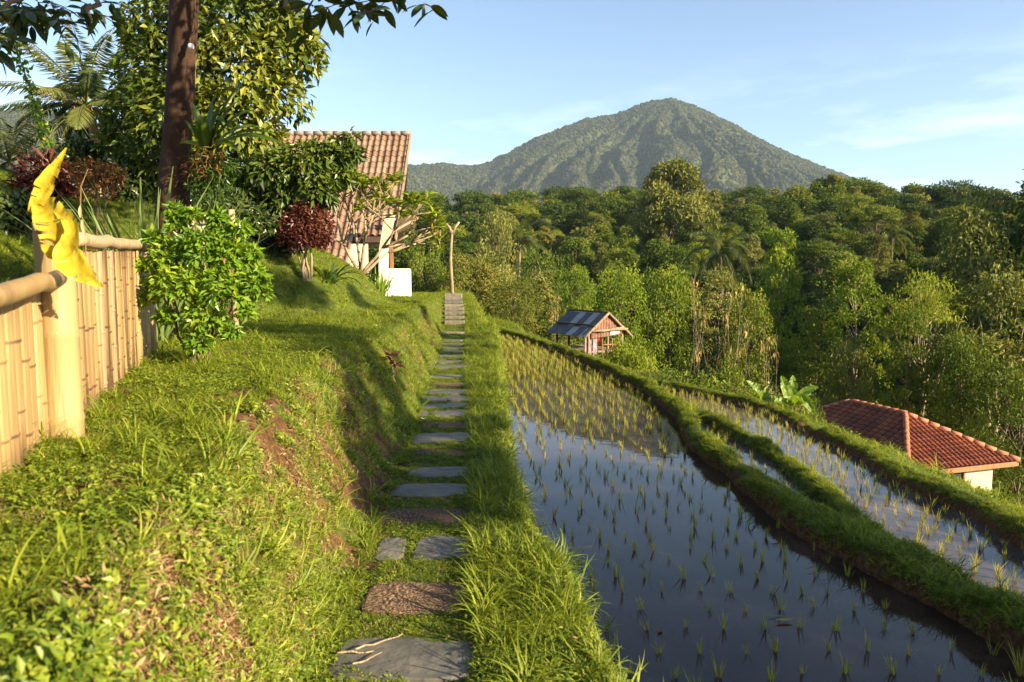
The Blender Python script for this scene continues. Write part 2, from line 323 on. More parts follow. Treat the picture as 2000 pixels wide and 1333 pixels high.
M['cloth_red'] = surf_mat('cloth_red', [(0.3, (0.28, 0.02, 0.02)), (0.7, (0.48, 0.06, 0.05))], 6, (1, 1, 1), 0.95, 0.2)
M['clay'] = surf_mat('clay', [(0.3, (0.26, 0.14, 0.08)), (0.7, (0.50, 0.34, 0.22))], 8)
M['litter'] = surf_mat('paper_white', [(0.3, (0.6, 0.6, 0.58)), (0.7, (0.8, 0.8, 0.78))], 8, bump=0)
M['plastic'] = surf_mat('white_plastic', [(0.3, (0.78, 0.78, 0.76)), (0.7, (0.84, 0.84, 0.82))], 3, rough=0.35, bump=0, spec=0.5)
M['glass'] = surf_mat('window_glass', [(0.3, (0.02, 0.025, 0.03)), (0.7, (0.04, 0.05, 0.055))], 2, rough=0.08, bump=0, spec=0.6)
M['nut'] = surf_mat('coconut_husk', [(0.3, (0.22, 0.11, 0.04)), (0.7, (0.50, 0.30, 0.12))], 4)
# ------------------------------------------------------------------ the lie of the land
BANK_TOP = [(-6, -0.55), (0.5, -0.68), (1.2, -0.80), (1.7, -0.95), (3.15, -1.27), (4.5, -1.48), (6.3, -1.72), (8, -1.92), (10, -1.98), (12.5, -2.28), (15, -2.30), (18, -2.62), (22, -2.75), (26, -3.0)]
PATH_L = [(-6, -0.25), (1, -0.55), (2.85, -0.76), (4, -0.83), (5.2, -0.90), (7, -1.0), (9.3, -1.16), (12, -1.33), (15, -1.58), (19.7, -1.96), (26, -2.55), (32, -3.2)]
PATH_R = [(-6, 0.05), (1, -0.05), (2.85, -0.13), (4, -0.24), (5.2, -0.31), (7, -0.46), (9.3, -0.62), (12, -0.83), (15, -1.05), (19.7, -1.32), (26, -1.88), (32, -2.4)]
WATER_L = [(-6, 0.9), (2, 0.60), (3.2, 0.44), (4, 0.29), (4.7, 0.15), (5.8, 0.04), (7.5, -0.03), (10.2, -0.09), (15, -0.20), (20, -0.32), (24, -0.46), (27, -0.62)]
BUND1 = [(-6, 4.1), (0, 3.25), (3.4, 2.86), (4.2, 2.70), (5.2, 2.46), (6.37, 2.30), (7.36, 2.26), (8.7, 2.34), (10, 2.50), (11.1, 2.52), (12.6, 2.46), (14.4, 2.19), (16.5, 1.86), (18.9, 1.45), (21, 1.02), (23, 0.52), (25, -0.02), (27, -0.55), (30, -1.0)]
BUND2 = [(3.6, 3.0), (4.6, 2.85), (5.5, 2.95), (6.5, 3.13), (7.7, 3.2), (9, 3.18), (10.2, 3.1), (11.3, 2.85), (12.4, 2.5)]
BUND3 = [(-6, 5.3), (3, 4.75), (6.1, 4.85), (9.1, 4.95), (11, 4.98), (12.7, 4.88), (14.2, 4.5), (15.4, 3.75), (16.2, 2.95), (17.0, 2.1)]
WZ1, WZ2, WZ3 = -0.40, -0.87, -0.56
PLATEAU = np.array([(5.6, -60), (5.2, 3), (5.25, 6), (5.4, 9), (5.4, 12.7), (4.9, 14.8), (4.0, 16.4), (3.0, 17.9), (1.95, 20.2), (1.0, 23.4), (0.35, 26.5), (-0.2, 30), (-1.2, 33.5), (-4, 36.5), (-9, 39), (-20, 43), (-60, 55), (-140, 70), (-300, 75), (-300, -60)], float)

def poly_sd(x, y, P):
    """signed distance to polygon P, positive outside"""
    d = np.full(x.shape, 1e9); inside = np.zeros(x.shape, bool); n = len(P)
    for i in range(n):
        a, b = P[i], P[(i + 1) % n]; e = b - a
        t = np.clip(((x - a[0]) * e[0] + (y - a[1]) * e[1]) / (e @ e), 0, 1)
        d = np.minimum(d, np.hypot(x - a[0] - t * e[0], y - a[1] - t * e[1]))
        c = ((a[1] > y) != (b[1] > y)) & (x < (b[0] - a[0]) * (y - a[1]) / (b[1] - a[1] + 1e-12) + a[0])
        inside ^= c
    return np.where(inside, -d, d)

def path_z(Y): return 0.86 * sstep(18, 26, Y) + 0.12 * sstep(26, 30, Y)
def lawn_z(Y): return tab(Y, [(-6, 0.8), (2, 0.90), (6, 0.92), (10, 0.94), (15, 0.98), (26, 1.0), (32, 1.0)])
def ramp_x(Y): return tab(Y, [(-6, -2.3), (3, -2.6), (6.2, -3.75), (9, -4.1), (11.5, -4.2), (14, -3.8), (18, -3.5), (21, -4.0), (25, -5.8), (30, -12)])
def bank_top(Y): return tab(Y, BANK_TOP) + 0.10 * (fbm(Y * 0.9, Y * 0 + 3.3, 3, 5) - 0.5) * 2 + 0.16 * np.sin(Y * 1.15 + 0.5) * sstep(7, 10, Y) * (1 - sstep(22, 26, Y))

def hill_z(d):
    return np.interp(d, [0, 2, 7, 14, 30, 55, 75, 110, 150, 185, 230, 300, 420, 700], [0, -1.1, -4.9, -8.0, -10.5, -9.5, -5, 4.5, 12.5, 17.5, 18.5, 15, 5, 0])

def height(x, Y, fine=True):
    x = np.asarray(x, float); Y = np.asarray(Y, float)
    pz, lz = path_z(Y), lawn_z(Y)
    bt, pl = bank_top(Y), tab(Y, PATH_L)
    nb = fbm(x * 2.2 + 9, Y * 2.2, 4, 11) - 0.5
    foot = pl - 0.10
    t = np.clip((foot - x) / np.maximum(foot - bt, 0.08) + nb * 0.22, 0, 1)
    t = np.where(Y > 6.5, (t * t * (3 - 2 * t) * 0.6 + 0.4 * t) * (1 - sstep(6.5, 8.5, Y)) + np.clip(t * 1.45, 0, 1) ** 0.9 * sstep(6.5, 8.5, Y), t * t * (3 - 2 * t) * 0.6 + 0.4 * t)
    z = pz + (lz - pz) * t
    # rounded shoulder behind the edge, then the garden rises to the left
    r = np.maximum(ramp_x(Y) - x, 0)
    z = z + 0.52 * np.minimum(r, 1.8) + 0.30 * np.clip(r - 1.8, 0, 9) * (1 - 0.75 * sstep(22, 30, Y)) + 0.25 * sstep(0, 1, r) * (fbm(x * 0.5, Y * 0.5, 3, 3) - 0.5)
    z = z + 0.80 * sstep(11.6, 13.3, Y) * (1 - sstep(16.5, 20.5, Y)) * sstep(-3.05, -3.95, x) * (1 - 0.6 * sstep(-6, -10, x))
    if fine:
        z = z + nb * 0.10 * sstep(0.02, 0.3, t) * sstep(0, 1, np.where(t < 0.97, 1.0, 0.45)) + (fbm(x * 5, Y * 5, 3, 23) - 0.5) * 0.045 + (fbm(x * 15, Y * 15, 2, 24) - 0.5) * 0.03 * sstep(0.02, 0.2, t)
    # right of the path: verge, then three steps of paddies held by bunds
    wl = tab(Y, WATER_L) + 0.05 * (fbm(Y * 1.6, Y * 0, 3, 31) - 0.5) * 2
    b1, b2, b3 = tab(Y, BUND1), tab(Y, BUND2), tab(Y, BUND3)
    w1 = 0.035 * np.sin(Y * 2.1) + 0.06 * (fbm(Y * 1.1, Y * 0 + 7, 3, 41) - 0.5); b1 = b1 + w1; b2 = b2 - w1; b3 = b3 + 2 * w1
    bed = np.where(x < b1, WZ1 - 0.07, WZ2 - 0.07)
    has2 = (Y > 4.3) & (Y < 12.2)
    bed = np.where((x > b1) & (x < b2) & has2, WZ3 - 0.07, bed)
    pr_ = tab(Y, PATH_R); fall = sstep(0.30, 1.15, x - pr_) * sstep(19.5, 23.0, Y)
    vz = pz * (1 - fall) + (-0.20) * fall
    verge = vz + 0.03 * (fbm(x * 3, Y * 3, 3, 8) - 0.5) * 2
    f = np.clip((x - (wl - 0.10)) / 0.13 + nb * 0.3, 0, 1)
    rz = verge + (np.minimum(bed, verge) - verge) * f
    n2 = 0.06 * (fbm(x * 4, Y * 4, 3, 19) - 0.5) * 2 + 0.09 * (fbm(Y * 1.7, x * 0.4, 2, 20) - 0.5)
    def bund(c, top, w, k=2.2): return top + n2 - k * np.maximum(np.abs(x - c) * 0.93 - w, 0)
    u = np.full(x.shape, -99.0)
    u = np.maximum(u, bund(b1, -0.24, 0.075 + 0.06 * sstep(6.5, 4.5, Y), 4.6))
    u = np.maximum(u, np.where((Y > 3.6) & (Y < 12.5), bund(b2, -0.46, 0.06, 3.6), -99))
    u = np.maximum(u, np.where(Y < 16.8, bund(b3, -0.74, 0.09, 3.0), -99))
    end1 = -0.22 - 2.0 * np.maximum(26.6 - Y, 0)            # far end of the upper paddy
    rz = np.where(x > wl - 0.12, np.maximum(rz, u), rz)
    rz = np.where(x > wl - 0.12, np.maximum(rz, np.where(Y > 20, np.minimum(end1, vz), -99)), rz)
    z = np.where(x > pl + 0.05, rz, z)
    farx = sstep(27, 30, Y); z = np.where(x > pl, z * (1 - farx) + vz * farx, z)
    d = poly_sd(x, Y, PLATEAU)
    out = np.maximum(d, 0)
    base = np.where(x > 0.5, np.minimum(z, -0.5), z)
    zo = base * np.exp(-out / 5.0) + hill_z(out) + (fbm(x * 0.06, Y * 0.06, 4, 77) - 0.5) * 9 * sstep(6, 90, out) + (fbm(x * 0.4, Y * 0.4, 3, 78) - 0.5) * 1.0 * sstep(0.5, 8, out)
    zo = zo - 6.5 * sstep(0.42, 0.75, x / np.maximum(Y, 1)) * sstep(60, 150, out)
    z = np.where(d > 0, zo, z)
    return z

def hgt(x, y): return float(height(np.array([x]), np.array([y]))[0])
def pick(px, py, near=1.0, far=400.0):
    """the point of the land under a pixel of the photograph"""
    d = ray(px, py); t = np.geomspace(near, far, 900); P = EYE + d * t[:, None]
    below = np.nonzero(P[:, 2] < height(P[:, 0], P[:, 1]))[0]
    return P[below[0]] if len(below) else P[-1]

def growth(start, step, ratio, end):
    r = [start]
    while r[-1] < end: step *= ratio; r.append(r[-1] + step)
    return r
gx = sorted([-v for v in growth(4.6, 0.045, 1.09, 420)] + list(np.arange(-4.56, 6.0, 0.042)) + growth(6.02, 0.06, 1.08, 420))
gy = [-30, -20, -13, -8, -5, -3, -1.8, -1.0, -0.4, 0.0, 0.3] + list(np.arange(0.5, 9.5, 0.05)) + growth(9.55, 0.05, 1.019, 42) ; gy += growth(gy[-1] + 0.7, 0.7, 1.06, 520)
gx, gy = np.array(gx), np.array(gy)
GX, GY = np.meshgrid(gx, gy); GZ = height(GX, GY)

BARE = []      # patches where the soil shows: pixel centre, radius in metres, strength
for px, py, r in [(592, 762, .12), (575, 805, .08), (490, 905, .13), (480, 960, .12), (545, 1000, .10), (555, 1085, .13), (410, 1175, .15), (420, 1220, .12), (210, 940, .14), (160, 1000, .10), (300, 1220, .16), (250, 1280, .14), (730, 740, .14), (705, 720, .13), (770, 765, .10), (690, 770, .14), (610, 880, .10), (590, 950, .08), (690, 820, .16), (760, 700, .12), (350, 1090, .10), (330, 1250, .14), (720, 860, .12), (445, 1010, .09), (795, 660, .15), (1020, 900, .12), (1030, 960, .10), (1000, 830, .15), (985, 740, .3), (120, 1240, .10)]:
    p = pick(px, py); BARE.append((p, r))
def bare(x, y, z):
    b = np.zeros(np.shape(x))
    for p, r in BARE:
        d2 = (x - p[0]) ** 2 + (y - p[1]) ** 2 + (z - p[2]) ** 2
        b = np.maximum(b, np.exp(-d2 / (2 * (r * 0.75) ** 2)))
    q = fbm(np.asarray(x) * 8, np.asarray(y) * 8 + np.asarray(z) * 6, 4, 55) - 0.5
    w = fbm(np.asarray(x) * 3.1 + 40, np.asarray(y) * 3.1 + np.asarray(z) * 2, 3, 56)
    b = np.maximum(b, 0.62 * sstep(0.47, 0.63, w) * (np.asarray(y) < 6.5) * (np.asarray(x) < -0.75))
    return sstep(0.34, 0.56, b + q * 1.3 * (b > 0.08))

# soil and turf under the plants
m, n, l, b, out = new_mat('soil_and_turf')
tc = n.new('ShaderNodeTexCoord'); n1 = n.new('ShaderNodeTexNoise'); n1.inputs['Scale'].default_value = 2.2; n1.inputs['Detail'].default_value = 8; n1.inputs['Roughness'].default_value = 0.65
n2 = n.new('ShaderNodeTexNoise'); n2.inputs['Scale'].default_value = 26; n2.inputs['Detail'].default_value = 9; n2.inputs['Roughness'].default_value = 0.7
l.new(tc.outputs['Object'], n1.inputs['Vector']); l.new(tc.outputs['Object'], n2.inputs['Vector'])
soil = ramp(n, [(0.28, (0.030, 0.016, 0.008)), (0.5, (0.105, 0.054, 0.025)), (0.72, (0.23, 0.135, 0.068))]); l.new(n2.outputs[0], soil.inputs[0])
turf = ramp(n, [(0.3, (0.035, 0.055, 0.010)), (0.6, (0.085, 0.115, 0.02)), (0.8, (0.15, 0.13, 0.045))]); l.new(n2.outputs[0], turf.inputs[0])
mask = n.new('ShaderNodeAttribute'); mask.attribute_name = 'v'
s1 = math_node(n, l, 'MULTIPLY_ADD', n1.outputs[0], 0.5); s1.node.inputs[2].default_value = -0.25
s2 = math_node(n, l, 'ADD', s1, mask.outputs['Fac'])
mr = n.new('ShaderNodeMapRange'); mr.inputs[1].default_value = 0.28; mr.inputs[2].default_value = 0.55; l.new(s2, mr.inputs[0])
mx = n.new('ShaderNodeMixRGB'); l.new(mr.outputs[0], mx.inputs[0]); l.new(turf.outputs[0], mx.inputs[1]); l.new(soil.outputs[0], mx.inputs[2])
l.new(mx.outputs[0], b.inputs['Base Color']); b.inputs['Roughness'].default_value = 0.95; b.inputs['Specular IOR Level'].default_value = 0.1
bp = n.new('ShaderNodeBump'); bp.inputs['Strength'].default_value = 0.9; bp.inputs['Distance'].default_value = 0.03; l.new(n2.outputs[0], bp.inputs['Height']); l.new(bp.outputs[0], b.inputs['Normal'])
M['soil'] = m

nx, ny = len(gx), len(gy)
idx = np.arange(nx * ny).reshape(ny, nx)
quads = np.stack([idx[:-1, :-1], idx[:-1, 1:], idx[1:, 1:], idx[1:, :-1]], -1).reshape(-1, 4)
gb = bare(GX, GY, GZ)
slope = np.hypot(*np.gradient(GZ, gy, gx))
gb = np.maximum(gb, 0.42 * sstep(0.9, 2.4, slope) * (GY < 30) * (np.abs(GX) < 8))
wet = ((GX > tab(GY, WATER_L) - 0.02) & (GX < 5.2) & (GY < 27) & (GZ < np.where(GX < tab(GY, BUND1), WZ1, WZ2) + 0.10))
gb = np.where(wet, 1.0, gb)
mb = MB(); mb.add(np.stack([GX, GY, GZ], -1).reshape(-1, 3), quads, gb.ravel())
ground = mb.build('ground', M['soil'], smooth=True); tag(ground, 'grassy terraced slope with a worn earth bank', None, None, 'structure')

# ------------------------------------------------------------------ paddy water
m, n, l, b, out = new_mat('muddy_water')
tc = n.new('ShaderNodeTexCoord'); n1 = n.new('ShaderNodeTexNoise'); n1.inputs['Scale'].default_value = 1.3; n1.inputs['Detail'].default_value = 7
l.new(tc.outputs['Object'], n1.inputs['Vector'])
rp = ramp(n, [(0.3, (0.036, 0.022, 0.017)), (0.55, (0.066, 0.042, 0.032)), (0.75, (0.11, 0.072, 0.054))]); l.new(n1.outputs[0], rp.inputs[0])
l.new(rp.outputs[0], b.inputs['Base Color']); b.inputs['Roughness'].default_value = 0.02; b.inputs['IOR'].default_value = 1.34; b.inputs['Specular IOR Level'].default_value = 0.5
n3 = n.new('ShaderNodeTexNoise'); n3.inputs['Scale'].default_value = 5.0; n3.inputs['Detail'].default_value = 3; l.new(tc.outputs['Object'], n3.inputs['Vector'])
bp = n.new('ShaderNodeBump'); bp.inputs['Strength'].default_value = 0.035; bp.inputs['Distance'].default_value = 0.02; l.new(n3.outputs[0], bp.inputs['Height']); l.new(bp.outputs[0], b.inputs['Normal'])
M['water'] = m
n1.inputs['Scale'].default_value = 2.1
m2 = m.copy(); m2.name = 'sunlit_water'; M['lit_water'] = m2  # copy of the same muddy water; sunlight is put into its paler colour
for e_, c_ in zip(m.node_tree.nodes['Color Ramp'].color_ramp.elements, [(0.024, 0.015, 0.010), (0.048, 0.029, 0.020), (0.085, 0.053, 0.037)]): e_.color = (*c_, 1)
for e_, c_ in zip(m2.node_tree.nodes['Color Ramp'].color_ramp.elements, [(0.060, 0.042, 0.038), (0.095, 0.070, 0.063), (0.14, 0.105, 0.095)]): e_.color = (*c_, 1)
def sheet(name, label, z, left, right, ys, mt='water'):
    mb = MB(); L = [[left(y), y, z] for y in ys]; Rr = [[right(y), y, z] for y in ys]
    k = len(ys); mb.add(L + Rr, [[i, k + i, k + i + 1, i + 1] for i in range(k - 1)])
    o = mb.build(name, M[mt]); tag(o, label, None, None, 'structure')
T = lambda tb: (lambda y: float(tab(y, tb)))
sheet('paddy_water', 'dark flooded upper rice paddy beside the path', WZ1, lambda y: T(WATER_L)(y) - 0.12, T(BUND1), list(np.arange(-5, 26.8, 0.6)))
sheet('paddy_water', 'flooded lower rice paddy inside the outer bund', WZ2, lambda y: max(T(BUND1)(y), T(BUND2)(y) if 3.6 < y < 12.4 else -9), T(BUND3), list(np.arange(-5, 16.4, 0.6)), 'lit_water')
sheet('paddy_water', 'narrow flooded strip between the two inner bunds', WZ3, T(BUND1), T(BUND2), list(np.arange(4.6, 12.3, 0.35)), 'lit_water')

# ------------------------------------------------------------------ mountain and far hill
def silhouette(points, Yr):
    q = np.array([at(px, py, Yr) for px, py in points]); return q[:, 0], q[:, 2]
MY = 2600.0
mx_, mz_ = silhouette([(300, 470), (560, 380), (700, 335), (790, 318), (860, 312), (925, 318), (960, 308), (1000, 289), (1050, 262), (1100, 242), (1150, 225), (1200, 218), (1240, 202), (1275, 190), (1310, 186), (1345, 197), (1380, 211), (1420, 230), (1450, 247), (1500, 274), (1550, 297), (1600, 317), (1650, 336), (1700, 354), (1800, 385), (2000, 430), (2400, 480)], MY)
peak = at(1310, 187, MY)
def mountain_z(x, y):
    s = np.interp(x, mx_, mz_)
    d = np.maximum(MY - y, 0); back = np.maximum(y - MY, 0)
    ang = np.arctan2(x - peak[0], MY + 60 - y)
    rad = np.hypot(x - peak[0], MY - y)
    g = np.clip(1 - d / (520 + 1.25 * np.maximum(s, 0)), -0.2, 1); g = np.where(g > 0, g ** 1.12, g)
    wob = 0.35 * (fbm(rad * 0.004, ang * 2, 3, 61) - 0.5)
    gully = np.abs(((ang + wob) * 4.6) % 1.0 - 0.5) * 2
    gully2 = np.abs(((ang + wob * 1.5) * 12.7 + 0.3) % 1.0 - 0.5) * 2
    amp = sstep(30, 420, rad) * sstep(0.0, 0.25, g) * sstep(20, 200, d)
    z = s * g - amp * (52 * (1 - gully) ** 1.7 + 26 * (1 - gully2)) - 0.9 * back
    z = z + (fbm(x * 0.012, y * 0.012, 4, 66) - 0.5) * 36 * sstep(10, 150, d) * sstep(0.02, 0.2, g) + (fbm(x * 0.05, y * 0.05, 3, 67) - 0.5) * 12
    return z - 13 + 8 * sstep(30, 200, d)
M['hill_soil'] = surf_mat('forest_floor', [(0.3, (0.03, 0.045, 0.014)), (0.7, (0.075, 0.085, 0.028))], 0.02, (1, 1, 1), 0.95, 0.0)
def relief(name, label, zf, xs, ys, mat):
    X, Y = np.meshgrid(xs, ys); Z = zf(X, Y); nx, ny = len(xs), len(ys); ii = np.arange(nx * ny).reshape(ny, nx)
    mb = MB(); mb.add(np.stack([X, Y, Z], -1).reshape(-1, 3), np.stack([ii[:-1, :-1], ii[:-1, 1:], ii[1:, 1:], ii[1:, :-1]], -1).reshape(-1, 4))
    return tag(mb.build(name, mat, smooth=True), label, None, None, 'structure')
relief('mountain', 'broad forested volcano with eroded gullies', mountain_z, np.linspace(-1500, 2700, 330), np.concatenate([np.linspace(1150, 2640, 150), [2700, 2850]]), M['hill_soil'])
HY = 1500.0
hx_, hz_ = silhouette([(-500, 330), (-250, 262), (-60, 225), (20, 212), (60, 207), (110, 212), (200, 238), (300, 290), (420, 370), (560, 430), (700, 470)], HY)
def farhill_z(x, y):
    s = np.interp(x, hx_, hz_); d = np.maximum(HY - y, 0)
    return s * np.clip(1 - d / 700, -0.1, 1) + (fbm(x * 0.015, y * 0.015, 4, 71) - 0.5) * 40 * sstep(5, 120, d) - np.maximum(y - HY, 0) * 0.9 - 4
relief('hill', 'blue-grey wooded hill behind the coconut palm', farhill_z, np.linspace(-1900, -250, 140), np.concatenate([np.linspace(850, 1520, 70), [1600]]), M['hill_soil'])

# ------------------------------------------------------------------ the air
HAZE = 0.000065
m, n, l, bs, out = new_mat('haze'); n.remove(bs); pv = n.new('ShaderNodeVolumePrincipled')
pv.inputs['Color'].default_value = (0.62, 0.80, 1.0, 1); pv.inputs['Density'].default_value = HAZE; pv.inputs['Anisotropy'].default_value = 0.0
l.new(pv.outputs[0], out.inputs['Volume'])
mb = MB(); x0, x1, y0, y1, z0, z1 = -2000, 2900, -80, 2900, -800, 780
mb.add([[x, y, z] for z in (z0, z1) for y in (y0, y1) for x in (x0, x1)], [[0, 2, 3, 1], [4, 5, 7, 6], [0, 1, 5, 4], [2, 6, 7, 3], [0, 4, 6, 2], [1, 3, 7, 5]])
tag(mb.build('haze', m), 'thin morning haze in the air between here and the volcano', None, None, 'stuff')
# ------------------------------------------------------------------ scattering (ground cover only: kind = stuff)
def rot_to(normals, spin):
    """euler angles (XYZ) that spin about z, then lean to the normal"""
    Z = nrm(normals); X0 = np.stack([np.cos(spin), np.sin(spin), np.zeros_like(spin)], -1)
    X = nrm(X0 - Z * np.sum(X0 * Z, -1, keepdims=True)); Y = np.cross(Z, X)
    ry = -np.arcsin(np.clip(X[:, 2], -1, 1)); rz = np.arctan2(X[:, 1], X[:, 0]); rx = np.arctan2(Y[:, 2], Z[:, 2])
    return np.stack([rx, ry, rz], -1)
def scatter(name, label, P, nor, spin, scl, kind, protos):
    n = len(P); me = bpy.data.meshes.new(name); me.from_pydata(np.asarray(P).tolist(), [], [])
    a = me.attributes.new('rot', 'FLOAT_VECTOR', 'POINT'); a.data.foreach_set('vector', rot_to(nor, spin).astype(np.float32).ravel())
    a = me.attributes.new('scl', 'FLOAT', 'POINT'); a.data.foreach_set('value', np.asarray(scl, np.float32))
    a = me.attributes.new('kind', 'INT', 'POINT'); a.data.foreach_set('value', np.asarray(kind, np.int32))
    o = link(name, me); tag(o, label, None, None, 'stuff')
    g = bpy.data.node_groups.new(name, 'GeometryNodeTree')
    g.interface.new_socket('Geometry', in_out='INPUT', socket_type='NodeSocketGeometry'); g.interface.new_socket('Geometry', in_out='OUTPUT', socket_type='NodeSocketGeometry')
    N, L = g.nodes, g.links; gi, go = N.new('NodeGroupInput'), N.new('NodeGroupOutput'); jn = N.new('GeometryNodeJoinGeometry')
    def named(nm, ty):
        q = N.new('GeometryNodeInputNamedAttribute'); q.data_type = ty; q.inputs[0].default_value = nm; return q.outputs[0]
    rot, sc, kd = named('rot', 'FLOAT_VECTOR'), named('scl', 'FLOAT'), named('kind', 'INT')
    e2r = N.new('FunctionNodeEulerToRotation'); L.new(rot, e2r.inputs[0])
    for k, pm in enumerate(protos):
        po = bpy.data.objects.new(pm.name, pm)          # source of the copies; never linked to the scene
        oi = N.new('GeometryNodeObjectInfo'); oi.inputs['Object'].default_value = po; oi.inputs['As Instance'].default_value = False
        cmp_ = N.new('FunctionNodeCompare'); cmp_.data_type = 'INT'; cmp_.operation = 'EQUAL'
        ins = [s for s in cmp_.inputs if s.type == 'INT']; L.new(kd, ins[0]); ins[1].default_value = k
        ip = N.new('GeometryNodeInstanceOnPoints'); L.new(gi.outputs[0], ip.inputs['Points']); L.new(cmp_.outputs[0], ip.inputs['Selection'])
        L.new(oi.outputs['Geometry'], ip.inputs['Instance']); L.new(e2r.outputs[0], ip.inputs['Rotation']); L.new(sc, ip.inputs['Scale'])
        L.new(ip.outputs[0], jn.inputs[0])
    L.new(jn.outputs[0], go.inputs[0])
    md = o.modifiers.new('scatter', 'NODES'); md.node_group = g
    return o

def tuft(name, nb, L, W, spread, mat, lean=(55, 85), droop=(30, 95), seg=4, r0=0.02):
    mb = MB()
    for i in range(nb):
        az = random.uniform(0, 2 * PI); q = r0 * math.sqrt(random.random()); a2 = random.uniform(0, 2 * PI)
        arc_leaf(mb, (q * math.cos(a2) * spread, q * math.sin(a2) * spread, -0.01), az, L * random.uniform(0.55, 1.1), W * random.uniform(0.7, 1.2), random.uniform(*lean), random.uniform(*droop), seg, random.uniform(0.15, 0.8))
    return mb.mesh(name, mat)
def weed(name, nl, L, mat, rad=0.05, hgt_=0.05):
    mb = MB(); n = nl
    az = np.array([random.uniform(0, 2 * PI) for _ in range(n)]); rr = rad * np.sqrt(rng.random(n)); z = hgt_ * rng.random(n) ** 0.7
    base = np.stack([rr * np.cos(az), rr * np.sin(az), z], -1); ax = np.stack([np.cos(az + rng.normal(0, .7, n)), np.sin(az + rng.normal(0, .7, n)), rng.uniform(-0.25, 0.7, n)], -1)
    kites(mb, base, ax, np.stack([rng.normal(0, .3, n), rng.normal(0, .3, n), np.ones(n)], -1), L * rng.uniform(0.6, 1.2, n), L * 0.55 * rng.uniform(0.7, 1.1, n), 0.18, rng.uniform(0.1, 0.95, n))
    for i in range(0, n, 4): strip(mb, [(0, 0, -0.01), base[i] * 0.5 + [0, 0, 0.01], base[i]], 0.003, (1, 0, 0.3), 0.1, 0.3)
    return mb.mesh(name, mat)
def litter_bits(name, mat):
    mb = MB(); n = 14; az = rng.uniform(0, 2 * PI, n)
    kites(mb, np.stack([rng.normal(0, .05, n), rng.normal(0, .05, n), rng.uniform(0.0, 0.012, n)], -1), np.stack([np.cos(az), np.sin(az), rng.normal(0.1, .2, n)], -1), np.tile([0, 0, 1.0], (n, 1)), rng.uniform(.02, .07, n), rng.uniform(.003, .012, n), 0.1, rng.random(n))
    return mb.mesh(name, mat)
def clod(name, mat):
    mb = MB(); ph = np.linspace(0, PI, 5); th = np.arange(7) * 2 * PI / 7
    V = [[0, 0, .5]] + [[math.sin(p) * math.cos(t) * random.uniform(.7, 1.2), math.sin(p) * math.sin(t) * random.uniform(.7, 1.2), math.cos(p) * .5 * random.uniform(.7, 1.2)] for p in ph[1:-1] for t in th] + [[0, 0, -.5]]
    F = [[0, 1 + j, 1 + (j + 1) % 7] for j in range(7)] + [[1 + i * 7 + j, 8 + i * 7 + j, 8 + i * 7 + (j + 1) % 7, 1 + i * 7 + (j + 1) % 7] for i in range(2) for j in range(7)] + [[22, 15 + (j + 1) % 7, 15 + j] for j in range(7)]
    mb.add(np.array(V) * 0.03, F, 1.0); return mb.mesh(name, mat)

PG = [tuft('grass_tuft', 16, 0.085, 0.0045, 1.6, M['grass']), tuft('grass_tuft', 20, 0.06, 0.004, 2.6, M['grass'], (35, 80)), tuft('grass_tuft', 14, 0.15, 0.006, 1.2, M['grass'], (58, 86), (40, 110), 5),
      tuft('tall_grass', 14, 0.30, 0.009, 1.2, M['grass'], (60, 88), (50, 125), 6), weed('weed', 34, 0.024, M['weed'], 0.075, 0.04), weed('weed', 22, 0.034, M['weed'], 0.06, 0.07),
      litter_bits('dry_straw', M['straw']), clod('earth_clod', M['soil']), tuft('grass_tuft', 26, 0.075, 0.006, 4.5, M['grass'], (30, 80), (20, 90), 3), tuft('dry_grass', 12, 0.10, 0.004, 1.8, M['straw'], (20, 70), (10, 90), 3)]

def normals_at(x, y, e=0.06):
    zx = (height(x + e, y) - height(x - e, y)) / (2 * e); zy = (height(x, y + e) - height(x, y - e)) / (2 * e)
    return nrm(np.stack([-zx, -zy, np.ones_like(zx)], -1))

# the stepping stones of the path: pixel centre, width, height in the photograph and kind
STONES = [(800, 1278, 285, 88, 's'), (815, 1163, 195, 62, 'p'), (764, 1068, 52, 44, 's'), (868, 1071, 112, 56, 's'), (828, 1006, 165, 34, 'p'), (845, 955, 156, 26, 's'), (857, 920, 116, 20, 's'), (866, 882, 104, 12, 'p'),
          (842, 854, 74, 19, 's'), (901, 851, 52, 17, 's'), (872, 829, 96, 12, 'p'), (848, 807, 62, 11, 's'), (895, 805, 50, 12, 's'), (848, 792, 58, 9, 's'), (895, 790, 48, 10, 's'), (848, 777, 50, 9, 's'), (895, 776, 46, 9, 's'), (873, 764, 88, 8, 's'),
          (878, 750, 84, 6, 'p'), (873, 735, 74, 9, 'd'), (862, 716, 48, 6, 's'), (899, 715, 38, 6, 's'), (877, 706, 64, 6, 's'), (884, 695, 58, 6, 's'), (880, 686, 52, 4, 's'), (886, 679, 50, 4, 's'), (882, 671, 46, 4, 's'), (884, 664, 46, 4, 's'),
          (886, 656, 44, 4, 'd'), (884, 648, 42, 4, 'd'), (887, 640, 42, 4, 'd'), (886, 633, 40, 4, 'd')]
stone_xy = []
for px, py, w, h, k in STONES:
    p = gnd(px, py, 0.02); a = gnd(px, py + h / 2, 0.02); bb = gnd(px, py - h / 2, 0.02)
    zc = p[1] * math.cos(PITCH) + 1.58 * math.sin(PITCH)
    stone_xy.append((p[0], p[1], max(w * zc / FPX / 2 * 1.07, 0.05), min(max((bb[1] - a[1]) / 2, 0.09), 0.22), k))
